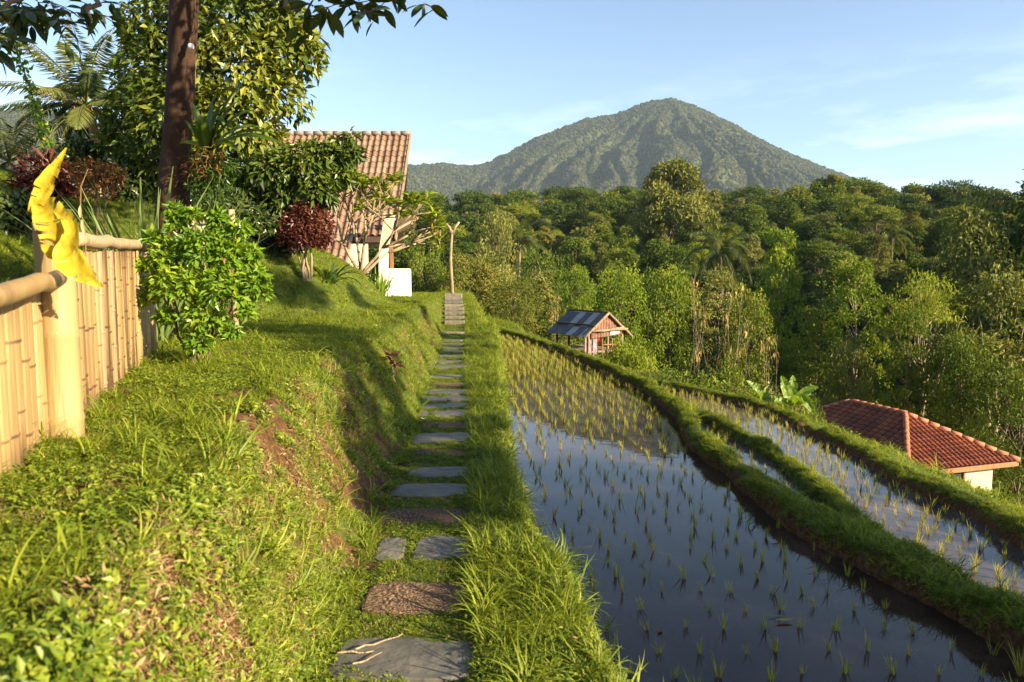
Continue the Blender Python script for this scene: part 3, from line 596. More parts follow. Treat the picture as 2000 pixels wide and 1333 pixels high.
def on_stone(x, y, grow=1.0):
    r = np.zeros(np.shape(x), bool)
    for sx, sy, rx, ry, k in stone_xy: r |= ((np.abs((x - sx) / (rx * grow)) ** 3 + np.abs((y - sy) / (ry * grow)) ** 3) < 1)
    return r

def cover(n, xlo, xhi, ylo, yhi, dens_fall):
    """random points over the terrace, thinned with distance"""
    y = ylo * (yhi / ylo) ** rng.random(n) if dens_fall else rng.uniform(ylo, yhi, n)
    x = xlo(y) + (xhi(y) - xlo(y)) * rng.random(n)
    return x, y
def finish_cover(name, label, x, y, kinds_p, smin, smax, keep_stone=0.88, bare_cut=0.45, path_thin=False):
    z = height(x, y); bz = bare(x, y, z); keep = bz < rng.uniform(bare_cut - 0.25, bare_cut + 0.25, len(x))
    water = (x > tab(y, WATER_L) - 0.03) & (x < 5.2) & (y < 26.6) & (z < np.where(x < tab(y, BUND1), WZ1, np.where((x < tab(y, BUND2)) & (y > 4.3) & (y < 12.2), WZ3, WZ2)) + 0.02)
    keep &= ~water
    if 'bund' in name: keep &= (z > np.where(x < tab(y, BUND1) + .25, WZ1 + .06, WZ2 + .10)) & (fbm(x * 2.6, y * 2.6, 3, 97) > rng.uniform(.22, .50, len(x)))
    keep &= ~on_stone(x, y, keep_stone)
    d = ray_visible(x, y, z); keep &= d
    x, y, z = x[keep], y[keep], z[keep]; nn = nrm(normals_at(x, y) + [0, 0, 0.7])
    k = kinds_p(x, y); k = np.asarray(k); s = rng.uniform(smin, smax, len(x)) * (1 + 0.015 * y)
    small = (x > tab(y, PATH_L) - 0.02) & (x < tab(y, PATH_R) + 0.0) & (y < 30)
    s = np.where(small, s * 0.62, s); k = np.where(small & (k == 2), 1, np.where(small & (k == 3), 4, k))
    return scatter(name, label, np.stack([x, y, z - 0.003], -1), nn, rng.uniform(0, 2 * PI, len(x)), s, k, PG)
def ray_visible(x, y, z, m=0.25):
    """inside a generous cone around the view (a step to the side included)"""
    return (np.abs(x) < 1.15 * (y + 1.2) + 0.8) & (y > 0.35)
def pickk(p):
    p = np.array(p, float); p /= p.sum()
    return lambda x, y: rng.choice(len(p), len(x), p=p)
def mixk(near, scale=1.6):
    near = np.array(near, float)
    def f(x, y):
        w = fbm(x * scale, y * scale, 3, 91); out = np.zeros(len(x), int)
        for i in range(len(x)): pass
        p = np.tile(near / near.sum(), (len(x), 1)); p[:, 4:6] *= (0.25 + 2.6 * sstep(0.42, 0.62, w))[:, None]; p[:, [2, 3]] *= (0.3 + 2.2 * sstep(0.55, 0.40, w))[:, None]
        c = np.cumsum(p / p.sum(1, keepdims=True), 1); return (rng.random(len(x))[:, None] > c).sum(1).clip(0, len(near) - 1)
    return f
pl, pr, wlf = (lambda y: tab(y, PATH_L)), (lambda y: tab(y, PATH_R)), (lambda y: tab(y, WATER_L))
# left bank and its shoulder up to the fence
x, y = cover(30000, lambda y: np.maximum(-0.9 - 0.62 * y, -5.0), lambda y: pl(y) - 0.02, 0.8, 8.0, True)
finish_cover('bank_grass', 'weeds and grass on the near left bank', x, y, mixk([26, 22, 6, 0.7, 30, 16, 7, 3, 0, 7]), 0.42, 0.92, bare_cut=0.30)
x, y = cover(12000, lambda y: pl(y) - 0.05, lambda y: pr(y) + 0.04, 1.6, 30.0, True)
finish_cover('path_grass', 'short grass between the stepping stones', x, y, mixk([10, 40, 2, 0.0, 30, 5, 8, 2, 10, 3]), 0.5, 0.95, 0.88, 0.6)
x, y = cover(15000, lambda y: pr(y) - 0.05, lambda y: wlf(y) + 0.02, 1.8, 27.0, True)
finish_cover('verge_grass', 'long grass on the verge beside the paddy', x, y, mixk([26, 8, 24, 3.2, 5, 3, 2, 0, 0, 2]), 0.45, 1.0, 0.9, 0.7)
# the lawn beyond the fence end and the far lawn
x, y = cover(42000, lambda y: np.maximum(-0.75 * y - 1, -11.5), lambda y: pl(y) - 0.02, 7.0, 34.0, True)
finish_cover('lawn_grass', 'short lawn on the terrace', x, y, pickk([30, 24, 9, 0.25, 3, 2, 1, 0, 30, 2]), 0.55, 1.05, 0.9, 0.55)
x, y = cover(5000, lambda y: -3.4 + 0 * y, lambda y: 0.4 + 0 * y, 25.5, 35.0, False)
finish_cover('lawn_grass', 'grass at the far end of the path', x, y, pickk([25, 15, 15, 2, 0, 0, 1, 0, 25, 4]), 0.6, 1.1, 0.9, 0.7)
x, y = cover(12000, lambda y: np.maximum(-1.25 * y - 1, -10.0), lambda y: -0.85 - 0.399 * y, 2.0, 9.0, True)
finish_cover('garden_grass', 'rough grass of the garden behind the fence', x, y, pickk([30, 22, 14, 1.5, 3, 3, 1, 0, 26, 2]), 0.6, 1.15, 0.9, 0.6)
x, y = cover(9000, lambda y: np.maximum(5.15, .1 * y), lambda y: .95 * y + 6, 4.0, 27.0, False)
k_ = (poly_sd(x, y, PLATEAU) > .9) & (poly_sd(x, y, PLATEAU) < 13) & (np.hypot(x - 11.4, y - 21.0) > 2.6); x, y = x[k_], y[k_]
finish_cover('slope_grass', 'rough grass on the slope around the red-roofed house', x, y, pickk([26, 8, 26, 8, 8, 10, 1, 0, 14, 2]), 0.8, 1.7, 0.9, 0.9)
# grass on the bunds
for tb, lo, hi, w, nm, nn_ in [(BUND1, 2.6, 27, 0.18, 'grass on the inner bund', 22000), (BUND2, 3.8, 12.3, 0.15, 'grass on the narrow middle bund', 8000), (BUND3, 3.4, 16.6, 0.27, 'grass on the outer bund', 14000)]:
    yy = lo * (hi / lo) ** rng.random(nn_); xx = tab(yy, tb) + rng.normal(0, w * 0.45, nn_)
    finish_cover('bund_grass', nm, xx, yy, pickk([30, 20, 12, 1.3, 5, 3, 3, 0, 20, 5]), 0.34, 0.74, 0.9, 0.9)

# loose clods, dead stalks and a few sprigs on the bare earth
bx_, by_ = [], []
for p, r in BARE:
    n_ = int(420 * r / .13 / (1 + .12 * p[1])); bx_.append(p[0] + rng.normal(0, r * .7, n_)); by_.append(p[1] + rng.normal(0, r * .7, n_))
bx_, by_ = np.concatenate(bx_), np.concatenate(by_); bz_ = height(bx_, by_); k_ = (bare(bx_, by_, bz_) > .2) & (bx_ < tab(by_, PATH_L)); bx_, by_, bz_ = bx_[k_], by_[k_], bz_[k_]
scatter('soil_clods', 'crumbs of earth and dead stalks on the bare bank', np.stack([bx_, by_, bz_], -1), nrm(normals_at(bx_, by_) + [0, 0, .2]), rng.uniform(0, 6.28, len(bx_)), rng.uniform(.25, 1.0, len(bx_)), rng.choice(10, len(bx_), p=[.05, .03, 0, 0, .08, .04, .22, .40, 0, .18]), PG)
# ------------------------------------------------------------------ trees
def unit_dirs(n, zlo=-0.35):
    z = rng.uniform(zlo, 1, n); a = rng.uniform(0, 2 * PI, n); q = np.sqrt(1 - z * z); return np.stack([q * np.cos(a), q * np.sin(a), z], -1)
def clump_leaves(mb, c, rad, n, L, Wd, v0=0.5, droop=0.3, hollow=0.5, zlo=-0.45, upn=0.9, mi=0, lw=None):
    d = unit_dirs(n, zlo); r = hollow + (1 - hollow) * rng.random(n) ** 0.6
    r = np.where(rng.random(n) < 0.08, r * 1.18, r)
    p = np.asarray(c) + d * r[:, None] * np.asarray(rad)
    ax = nrm(d * 0.7 + rng.normal(0, 0.55, (n, 3)) - np.array([0, 0, droop]))
    no = rng.normal(0, 0.45, (n, 3)) + d * 0.95 + np.array([0, 0, upn * 0.55])
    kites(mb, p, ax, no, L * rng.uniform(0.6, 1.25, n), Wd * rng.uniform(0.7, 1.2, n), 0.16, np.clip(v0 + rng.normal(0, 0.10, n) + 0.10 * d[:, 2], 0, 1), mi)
def limb(mb, a, b, r0, r1, seg=6, sag=0.0, wob=0.12, n=6):
    a, b = np.asarray(a, float), np.asarray(b, float); t = np.linspace(0, 1, n)[:, None]; D = np.linalg.norm(b - a)
    P = a + (b - a) * t + rng.normal(0, wob * D * 0.25, (n, 3)) * np.sin(t * PI) + np.array([0, 0, sag]) * np.sin(t * PI)
    tube(mb, P, r0 + (r1 - r0) * t[:, 0], seg, random.uniform(0.3, 0.7)); return P

def tree_meshes(kind, seed, dens=1.0, big=1.0):
    """trunk and crown meshes of one kind; heights about: round 9 m, slender 10 m, layered 10 m, feather 6 m, dense 8 m"""
    global rng; keep = rng; rng = np.random.default_rng(seed); random.seed(seed)
    tr, cr = MB(), MB(); U = random.uniform
    if kind == 'round':
        H = 9.0; tp = limb(tr, (0, 0, -1.5), (U(-.4, .4), U(-.4, .4), 5.6), 0.24, 0.10, 8, n=9)
        for i in range(26):
            a = i * 2.4 + U(-.4, .4); rr = 2.9 * math.sqrt((i + 0.5) / 26); z = 8.2 - 0.40 * rr ** 2 * U(.7, 1.1) - U(0, 2.4) * (rr > 1.2)
            c = (rr * math.cos(a), rr * math.sin(a), z); s = U(0.75, 1.35)
            limb(tr, tp[min(8, 4 + i % 5)], c, 0.07, 0.02, 5)
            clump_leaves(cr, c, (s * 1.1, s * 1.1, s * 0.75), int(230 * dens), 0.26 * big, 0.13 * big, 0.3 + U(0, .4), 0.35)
    elif kind == 'slender':
        H = 10.0; tp = limb(tr, (0, 0, -1.5), (U(-.3, .3), U(-.3, .3), 9.6), 0.15, 0.03, 8, wob=0.05, n=12)
        for i in range(34):
            z = 2.2 + 7.6 * (i / 33) ** 0.9; w = 1.55 * (1 - ((z - 4.0) / 6.4) ** 2 * 0.75) * U(.6, 1.1); w = max(w, .25); a = i * 2.4 + U(-.5, .5)
            c = (w * math.cos(a), w * math.sin(a), z + U(-.2, .3)); s = U(.5, .9) * (1.05 - 0.055 * z + .2)
            k = int(np.clip((z - .4 + 1.5) / 11.1 * 11, 0, 11)); limb(tr, tp[k], c, 0.035, 0.012, 4, n=4)
            clump_leaves(cr, c, (s, s, s * .8), int(150 * dens), 0.20 * big, 0.10 * big, 0.3 + U(0, .4), 0.45, 0.35)
    elif kind == 'layered':
        H = 10.0; tp = limb(tr, (0, 0, -1.5), (U(-.5, .5), U(-.5, .5), 8.2), 0.20, 0.07, 8, n=9)
        for i in range(24):
            a = i * 2.4 + U(-.4, .4); rr = 3.9 * math.sqrt((i + .5) / 24); z = 9.6 - 0.09 * rr ** 2 - (i % 4) * 0.62 * U(.5, 1)
            c = (rr * math.cos(a), rr * math.sin(a), z); s = U(.9, 1.5); limb(tr, tp[min(8, 4 + i % 5)], c, 0.06, 0.02, 5, 0.2)
            clump_leaves(cr, c, (s * 1.15, s * 1.15, s * .28), int(210 * dens), 0.24 * big, 0.10 * big, 0.3 + U(0, .4), 0.15, 0.1, -0.6, 1.5)
    elif kind == 'feather':
        H = 6.0; tp = limb(tr, (0, 0, -1.0), (U(-.3, .3), U(-.3, .3), 4.2), 0.10, 0.04, 7, n=8)
        for i in range(30):
            a = i * 2.4 + U(-.4, .4); z = 1.6 + 4.1 * (i / 29) ** .8; w = 1.35 * math.sqrt(max(0.05, 1 - ((z - 3.3) / 3.0) ** 2)) * U(.55, 1.1)
            c = (w * math.cos(a), w * math.sin(a), z); s = U(.5, .8); limb(tr, tp[int(np.clip(z / 5.2 * 7, 1, 7))], c, 0.03, 0.01, 4, n=4)
            clump_leaves(cr, c, (s, s, s * .8), int(230 * dens), 0.16 * big, 0.07 * big, 0.3 + U(0, .45), 0.6, 0.25)
    elif kind == 'dense':
        H = 8.0; tp = limb(tr, (0, 0, -1.5), (U(-.3, .3), U(-.3, .3), 5.0), 0.26, 0.12, 8, n=8)
        for i in range(30):
            a = i * 2.4 + U(-.4, .4); z = 2.0 + 5.4 * ((i * 7 % 30) / 29); w = 2.7 * math.sqrt(max(0.05, 1 - ((z - 4.1) / 4.1) ** 2)) * U(.6, 1.02)
            c = (w * math.cos(a), w * math.sin(a), z); s = U(.85, 1.35); limb(tr, tp[int(np.clip(z / 6 * 7, 1, 7))], c, 0.06, 0.02, 5, n=4)
            clump_leaves(cr, c, (s, s, s * .85), int(210 * dens), 0.24 * big, 0.12 * big, 0.28 + U(0, .4), 0.4)
    elif kind == 'shrub':
        H = 2.0
        for i in range(7): limb(tr, (U(-.15, .15), U(-.15, .15), -.3), (U(-.9, .9), U(-.9, .9), U(.7, 1.5)), 0.03, 0.01, 5, n=4)
        for i in range(16):
            a = i * 2.4; rr = 1.0 * math.sqrt((i + .5) / 16); c = (rr * math.cos(a), rr * math.sin(a), 1.45 - .65 * rr ** 2 + U(-.3, .2)); s = U(.4, .65)
            clump_leaves(cr, c, (s, s, s * .8), int(150 * dens), 0.15 * big, 0.08 * big, 0.3 + U(0, .45), 0.4, 0.3)
    elif kind == 'stems':
        for i in range(6):
            a = U(0, 2 * PI); q = U(0.05, .45); top = (q * math.cos(a) * 2.4, q * math.sin(a) * 2.4, U(2.4, 4.3)); base = (q * math.cos(a), q * math.sin(a), -.6)
            P = limb(tr, base, top, 0.022, 0.011, 6, wob=.2, n=7)
            for k in range(3): limb(tr, P[4 + k % 3], np.array(P[4 + k % 3]) + [U(-.5, .5), U(-.5, .5), U(.2, .6)], 0.014, 0.006, 4, n=3)
            clump_leaves(cr, np.array(top) + [0, 0, -.1], (.38, .38, .28), 9, 0.24, 0.12, 0.3 + U(0, .6), 0.9, 0.2)
    random.seed(seed + 5); rng = keep
    return tr, cr
def make_tree(name, kind, seed, leaf, bark, dens=1.0, big=1.0):
    tr, cr = tree_meshes(kind, seed, dens, big)
    return tr.mesh('trunk', M[bark], True), cr.mesh('crown', M[leaf])
def far_palm():
    tr, cr = MB(), MB(); tube(tr, [(0, 0, -1), (.1, 0, 3), (.3, 0, 6.4)], [.16, .12, .1], 7)
    for i in range(18):
        az = i * 2.4; e_ = 80 - i * 6.2; P = [np.array([.3, 0, 6.4])]
        for k in range(8): P.append(P[-1] + np.array([math.cos(az) * math.cos(R(e_)), math.sin(az) * math.cos(R(e_)), math.sin(R(e_))]) * .36); e_ -= 11
        P = np.array(P); s = np.repeat(np.linspace(.1, 1, 26), 2) * 8; B = np.stack([np.interp(s, np.arange(9), P[:, k]) for k in range(3)], -1); tn = nrm(np.gradient(P, axis=0)); tt = np.stack([np.interp(s, np.arange(9), tn[:, k]) for k in range(3)], -1)
        sd = nrm(np.cross(tt, [0, 0, 1.0])) * np.tile([1, -1], 26)[:, None]; ax = nrm(sd + tt * .6 - np.array([0, 0, .5])); kites(cr, B, ax, np.tile([0, 0, 1.0], (52, 1)), .6, .10, .1, np.clip(rng.normal(.5, .2, 52), 0, 1))
    return tr.mesh('trunk', M['bark_pale'], True), cr.mesh('crown', M['palm'])
PROTO = {}
def proto(kind, leaf, bark='bark_dull', var=0, dens=1.0, big=1.0):
    key = (kind, leaf, var, dens, big)
    if key not in PROTO: PROTO[key] = make_tree(kind, kind, 100 + 13 * var + len(kind) * 7, leaf, bark, dens, big)
    return PROTO[key]
def place_tree(name, label, cat, group, meshes, x, y, s, sz=1.0, z=None, tilt=0.0):
    t = thing(name, label, cat, (x, y, hgt(x, y) if z is None else z), random.uniform(0, 2 * PI), group)
    t.scale = (s, s, s * sz); t.rotation_euler[0] = random.uniform(-tilt, tilt)
    link('trunk', meshes[0], t); link('crown', meshes[1], t)
    return t
HT = {'round': 9.1, 'slender': 10.2, 'layered': 9.9, 'feather': 6.2, 'dense': 8.3, 'shrub': 2.0, 'stems': 4.4}
WD = {'round': 7.4, 'slender': 4.0, 'layered': 9.0, 'feather': 3.9, 'dense': 6.9, 'shrub': 2.9, 'stems': 3.6}
def tree_px(name, label, cat, kind, leaf, px, ytop, wpx, Y, var=0, group=None, bark='bark_dull', dens=1.0, big=1.0, tilt=0.04):
    """a tree whose top shows at (px, ytop), wpx wide, standing on the land at distance Y"""
    top = at(px, ytop, Y); gz = hgt(top[0], Y); h = max(top[2] - gz, 0.8); s = wpx * (Y * math.cos(PITCH)) / FPX / WD[kind]
    return place_tree(name, label, cat, group, proto(kind, leaf, bark, var, dens, big), top[0], Y, s, h / HT[kind] / s, gz, tilt)

G_TALL = 'slender trees along the near side of the valley'
# trees one can single out
tree_px('tall_tree', 'tallest rounded tree rising above the forest line under the mountain peak', 'tree', 'round', 'forest_olive', 1310, 306, 165, 125, 0, dens=2.2, big=1.25)
tree_px('young_tree', 'bright light green young tree just left above the small hut roof', 'tree', 'feather', 'forest_lime', 1118, 512, 96, 40, 0)
tree_px('feathery_tree', 'feathery mid green tree directly behind the small hut', 'tree', 'feather', 'forest_lime', 1222, 512, 120, 41, 1)
tree_px('feathery_tree', 'broad feathery green tree to the right behind the hut', 'tree', 'feather', 'forest_bright', 1302, 514, 130, 42, 2)
tree_px('conical_tree', 'tall yellow-green conical tree beside the dark valley gap', 'tree', 'slender', 'forest_lime', 1515, 448, 105, 50, 0, big=1.3)
tree_px('slender_tree', 'tall slender green tree with pale stem above the red roof', 'tree', 'slender', 'forest_bright', 1692, 500, 140, 31, 1, bark='bark_pale')
tree_px('flat_topped_tree', 'flat-topped tree with a thin bare trunk right above the red roof', 'tree', 'layered', 'forest_bright', 1818, 530, 185, 31, 1, bark='bark_pale', dens=0.75)
tree_px('broad_tree', 'dense mid green tree with pale limbs at the right edge of the valley', 'tree', 'round', 'forest_olive', 1960, 520, 300, 27, 2, bark='bark_pale', dens=1.3)
tree_px('tall_tree', 'large dark tree filling the upper right edge above the pale-limbed tree', 'tree', 'dense', 'forest_olive', 1985, 372, 330, 42, 3, dens=1.4)
tree_px('yellow_tree', 'yellow-green low tree beyond the end of the lawn, behind the forked post', 'tree', 'feather', 'forest_yellow', 915, 492, 150, 44, 3)
tree_px('yellow_tree', 'olive-yellow spreading tree right of the forked post at the paddy end', 'tree', 'feather', 'forest_yellow', 1010, 538, 130, 38, 4)
for i, (px, yt, w, Y, kd, lf, lb) in enumerate([
    (1590, 600, 120, 33, 'slender', 'forest_mid', 'leafy slender tree left of the pale-stemmed tree above the red roof'),
    (1470, 560, 110, 40, 'feather', 'forest_mid', 'bushy green tree behind the bare pale stems'),
    (1400, 520, 110, 46, 'slender', 'forest_olive', 'thin olive tree between the feathery trees and the bare stems'),
    (1050, 470, 110, 62, 'dense', 'forest_mid', 'rounded green tree in the hollow left of the hut'),
    (960, 400, 110, 75, 'round', 'forest_olive', 'olive rounded tree above the forked post'),
    (830, 460, 90, 46, 'dense', 'forest_mid', 'dark bushy tree between the white pillar and the forked post'),
    (1770, 600, 110, 27, 'slender', 'forest_mid', 'narrow green tree rising from behind the red roof ridge'),
    (1890, 640, 150, 25, 'feather', 'forest_mid', 'dense low tree behind the red roof, right half'),
    (1650, 660, 120, 29, 'feather', 'forest_olive', 'olive bushy tree left behind the red roof'),
    (1990, 700, 200, 23, 'feather', 'forest_mid', 'leafy tree right of the red roof at the picture edge')]):
    tree_px('valley_tree', lb, 'tree', kd, lf, px, yt, w, Y, i % 4, G_TALL, dens=1.0)
for i, (px, yt, w, Y) in enumerate([(1435, 550, 95, 30), (1372, 545, 70, 32), (1500, 655, 80, 26), (1085, 570, 60, 37)]):
    lb = ['cluster of bare pale stems with withered leaves, the widest of them', 'bare pale stems with yellowed leaves behind the right side of the hut', 'small bare stems with withered leaves above the banana plants', 'pale thin stems with dry leaves left of the hut'][i]
    tree_px('bare_stems', lb, 'sapling', 'stems', 'brown_leaf', px, yt, w, Y, i, 'bare pale saplings by the valley', 'bark_pale')

for i, (x_, y_, hh_, s_) in enumerate([(37, 43, 21, 1.7), (45, 50, 22, 1.8), (33, 34, 17, 1.5), (54, 58, 23, 1.9), (57, 44, 22, 1.8), (66, 60, 24, 2.0), (46, 37, 20, 1.7)]):
    place_tree('tall_tree', ['tall dark tree whose crown just reaches into the right edge of the picture', 'tall dark tree behind the one at the right edge, mostly outside the picture', 'dark tree outside the right edge, nearest the red roof', 'tall dark tree on the valley floor outside the right edge', 'tall dark tree far outside the right edge', 'tallest dark tree outside the right edge, deep in the valley', 'dark tree outside the right edge beside the valley slope'][i], 'tree', 'tall trees at the right edge of the valley', proto('dense', 'forest_dark', 'bark_dull', 2, 1.5, 1.2), x_, y_, s_, hh_ / 8.3 / s_)
FP = far_palm()
for i, (px, yt, Y, lb) in enumerate([(1420, 455, 85, 'coconut palm standing in the dark valley gap right of the tall rounded tree'), (1010, 440, 88, 'palm above the olive tree right of the forked post'), (1600, 420, 120, 'palm on the far slope right of the conical tree'), (1745, 440, 105, 'palm on the far slope above the slender pale-stemmed tree')]):
    tp_ = at(px, yt, Y); gz_ = hgt(tp_[0], Y); hh_ = max(tp_[2] - gz_, 5); place_tree('forest_palm', lb, 'palm', 'palms in the forest', FP, tp_[0], Y, max(1.2, hh_ / 10), min(hh_ / 7.4 / max(1.2, hh_ / 10), 1.6), gz_, .05)
# the forest on the valley side: each tree a thing, the far rest one mass
kinds = [('round', 'forest_mid'), ('round', 'forest_olive'), ('dense', 'forest_dark'), ('dense', 'forest_mid'), ('layered', 'forest_mid'), ('slender', 'forest_olive'), ('feather', 'forest_bright'), ('layered', 'forest_dark'), ('slender', 'forest_yellow')]
kw = np.array([18, 14, 13, 13, 13, 9, 10, 6, 3.5]); kw = kw / kw.sum()
flabels = ['rounded mid green tree in the forest across the valley', 'rounded olive tree in the forest across the valley', 'dense dark green tree in the forest across the valley', 'dense mid green tree in the forest across the valley', 'flat layered green tree in the forest across the valley', 'slender olive tree in the forest across the valley', 'light green feathery tree in the forest across the valley', 'dark layered tree in the forest across the valley', 'slender yellow-green tree in the forest across the valley']
cand = []
r_ = np.random.default_rng(21)
for Y in np.geomspace(34, 300, 60):
    n_ = 40
    for k in range(n_):
        yy = Y * r_.uniform(0.97, 1.03); xx = yy * (-0.30 + 1.25 * (k + r_.uniform(0, 1)) / n_)
        cand.append((xx, yy))
cand = np.array(cand); cd = poly_sd(cand[:, 0], cand[:, 1], PLATEAU); ok = (cd > 9) & (cd < 245) & ~((cand[:, 1] < 36) & (cand[:, 0] > 8)); cand = cand[ok]; cd = cd[ok]
sel = []
cell = {}
for i in np.argsort(cand[:, 1]):
    x_, y_ = cand[i]; mind = 2.9 + 0.018 * y_
    key = (int(x_ // 6), int(y_ // 6)); close = False
    for dx in (-1, 0, 1):
        for dy in (-1, 0, 1):
            for q in cell.get((key[0] + dx, key[1] + dy), ()):
                if (q[0] - x_) ** 2 + (q[1] - y_) ** 2 < mind * mind: close = True
    if not close: cell.setdefault(key, []).append((x_, y_)); sel.append(i)
sel = np.array(sel); far_pts = []
count = 0
for i in sel:
    x_, y_ = cand[i]; k = int(r_.choice(len(kinds), p=kw)); kd, lf = kinds[k]; z_ = hgt(x_, y_); s = r_.uniform(0.75, 1.15)
    # keep the view over the lower valley open: nearer trees stay below their sight line
    lim = at(1300, 470 if x_ > 0 else 400, y_)[2] + (0.10 * max(y_ - 60, 0))
    hh = HT[kd] * s
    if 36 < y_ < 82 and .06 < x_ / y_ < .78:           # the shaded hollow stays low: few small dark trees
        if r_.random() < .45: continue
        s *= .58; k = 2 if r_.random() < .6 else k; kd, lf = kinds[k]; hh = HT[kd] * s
    if y_ < 75 and z_ + hh > lim: s *= max(0.5, (lim - z_) / hh)
    if count < 285:
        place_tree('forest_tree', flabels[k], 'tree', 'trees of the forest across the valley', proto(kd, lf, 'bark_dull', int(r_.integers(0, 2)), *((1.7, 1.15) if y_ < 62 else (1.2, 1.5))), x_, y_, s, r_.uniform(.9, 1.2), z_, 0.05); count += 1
    else: far_pts.append((x_, y_, z_, s, k))
print('forest', len(sel), 'individual', count)
fp = np.array(far_pts)
def crown_only(kd, lf, var=5): 
    tr, cr = tree_meshes(kd, 300 + var, 0.55, 2.2); return cr.mesh('forest_crown', M[lf])
FC = [crown_only(kd, lf) for kd, lf in kinds]
scatter('forest', 'treetops of the far forest on the ridge', fp[:, :3], np.tile([0, 0, 1.0], (len(fp), 1)), r_.uniform(0, 6.28, len(fp)), fp[:, 3] * 1.15, fp[:, 4].astype(int), FC)
# more canopy further back on the ridge, and beyond to the mountain's foot
n_ = 2600; yy = r_.uniform(150, 620, n_); xx = yy * r_.uniform(-0.42, 1.0, n_); dd = poly_sd(xx, yy, PLATEAU); kk = (dd > 160)
xx, yy = xx[kk], yy[kk]
scatter('forest', 'forest canopy behind the ridge', np.stack([xx, yy, height(xx, yy) - 0.5], -1), np.tile([0, 0, 1.0], (len(xx), 1)), r_.uniform(0, 6.28, len(xx)), r_.uniform(.9, 1.5, len(xx)), r_.choice(len(kinds), len(xx), p=kw), FC)
# undergrowth on the slope below the paddies and along the valley floor
n_ = 2600; yy = 8 * (75 / 8) ** r_.random(n_); xx = r_.uniform(-0.55, 1.0, n_) * yy; dd = poly_sd(xx, yy, PLATEAU); kk = (dd > 0.7) & (dd < 45) & ~((np.hypot(xx - 11.4, yy - 21.0) < 5.2)) & ~((xx > 0.40 * yy) & (yy < 26.5)) & ~((np.abs(xx - 3.4) < 2.2) & (np.abs(yy - 28.5) < 2.6))
xx, yy, dd = xx[kk], yy[kk], dd[kk]
USH = [make_tree('s', 'shrub', 400 + i, lf, 'bark_dull', .8, 1.1)[1] for i, lf in enumerate(['forest_mid', 'forest_dark', 'forest_olive', 'forest_mid'])]
scatter('undergrowth', 'tangled low shrubs covering the slope below the paddies', np.stack([xx, yy, height(xx, yy) - 0.1], -1), np.tile([0, 0, 1.0], (len(xx), 1)), r_.uniform(0, 6.28, len(xx)), r_.uniform(.35, .75, len(xx)) * np.clip(dd / 3, .4, 1.6), r_.integers(0, 4, len(xx)), USH)

# forest skin of the mountain and the far hill
def lump(name, mat, seed):
    q = np.random.default_rng(seed); mb = MB(); ph = np.linspace(0, PI * 0.62, 5); th = np.arange(9) * 2 * PI / 9; V = [[0, 0, 1.0 * q.uniform(.9, 1.2)]]
    for p in ph[1:]:
        for t in th: k = q.uniform(.72, 1.2); V.append([math.sin(p) * math.cos(t) * k, math.sin(p) * math.sin(t) * k, math.cos(p) * k])
    F = [[0, 1 + j, 1 + (j + 1) % 9] for j in range(9)] + [[1 + i * 9 + j, 10 + i * 9 + j, 10 + i * 9 + (j + 1) % 9, 1 + i * 9 + (j + 1) % 9] for i in range(3) for j in range(9)]
    mb.add(V, F, q.random(len(V))); return mb.mesh(name, mat)
M['canopy'] = leaf_mat('far_canopy', [(0.0, (0.014, 0.021, 0.011)), (0.5, (0.036, 0.044, 0.020)), (1.0, (0.080, 0.080, 0.038))], 0.1, 0.9, 0.1, 0.5)
LP = [lump('treetop', M['canopy'], 500 + i) for i in range(5)]
def skin(name, label, zf, xlo, xhi, ylo, yhi, n, rad):
    xx = r_.uniform(xlo, xhi, n); yy = r_.uniform(ylo, yhi, n); zz = zf(xx, yy)
    sl = np.hypot((zf(xx + 8, yy) - zz) / 8, (zf(xx, yy + 8) - zz) / 8)
    up = nrm(np.stack([-(zf(xx + 8, yy) - zz) / 8 * .5, -(zf(xx, yy + 8) - zz) / 8 * .5, np.ones(n)], -1))
    k = (zz > -30) & (np.abs(xx) < .92 * yy); xx, yy, zz, up = xx[k], yy[k], zz[k], up[k]
    sc = rad * r_.uniform(.55, 1.35, len(xx)) * np.where(r_.random(len(xx)) < .06, 1.35, 1)
    scatter(name, label, np.stack([xx, yy, zz - 1.5], -1), up, r_.uniform(0, 6.28, len(xx)), sc, r_.integers(0, 5, len(xx)), LP)
skin('mountain_forest', 'forest canopy covering the volcano', mountain_z, -700, 2000, 1280, 2640, 145000, 4.9)
skin('hill_forest', 'forest canopy covering the far hill', farhill_z, -1600, -300, 900, 1515, 22000, 5.0)
# ------------------------------------------------------------------ stepping-stone path
mb = MB(); ys = np.linspace(1.0, 30, 60)
pth = tag(link('path', None), 'narrow stepping-stone path running straight to the far lawn', None, None, 'structure')
def stone_mesh(rx, ry, th, seed, mat):
    q = np.random.default_rng(seed); n = 17; a = np.arange(n) * 2 * PI / n + q.normal(0, .06, n)
    e = 0.42; c, s = np.cos(a), np.sin(a)
    X = np.sign(c) * np.abs(c) ** e * rx * q.uniform(.95, 1.03, n); Y = np.sign(s) * np.abs(s) ** e * ry * q.uniform(.92, 1.05, n)
    tilt = q.normal(0, .012, 2)
    def ring(k, z): return np.stack([X * k, Y * k, z + X * k * tilt[0] + Y * k * tilt[1] + q.normal(0, .0012, n)], -1)
    i1 = 1 - 0.010 / max(min(rx, ry), .05)
    V = np.concatenate([ring(1, -th), ring(1, -.006), ring(i1, 0.0), ring(.55, .002), [[0, 0, .002]]])
    F = [[r * n + j, r * n + (j + 1) % n, r * n + n + (j + 1) % n, r * n + n + j] for r in range(3) for j in range(n)] + [[3 * n + j, 3 * n + (j + 1) % n, 4 * n] for j in range(n)]
    mb = MB(); mb.add(V, F); return mb.mesh('stepping_stone', mat)
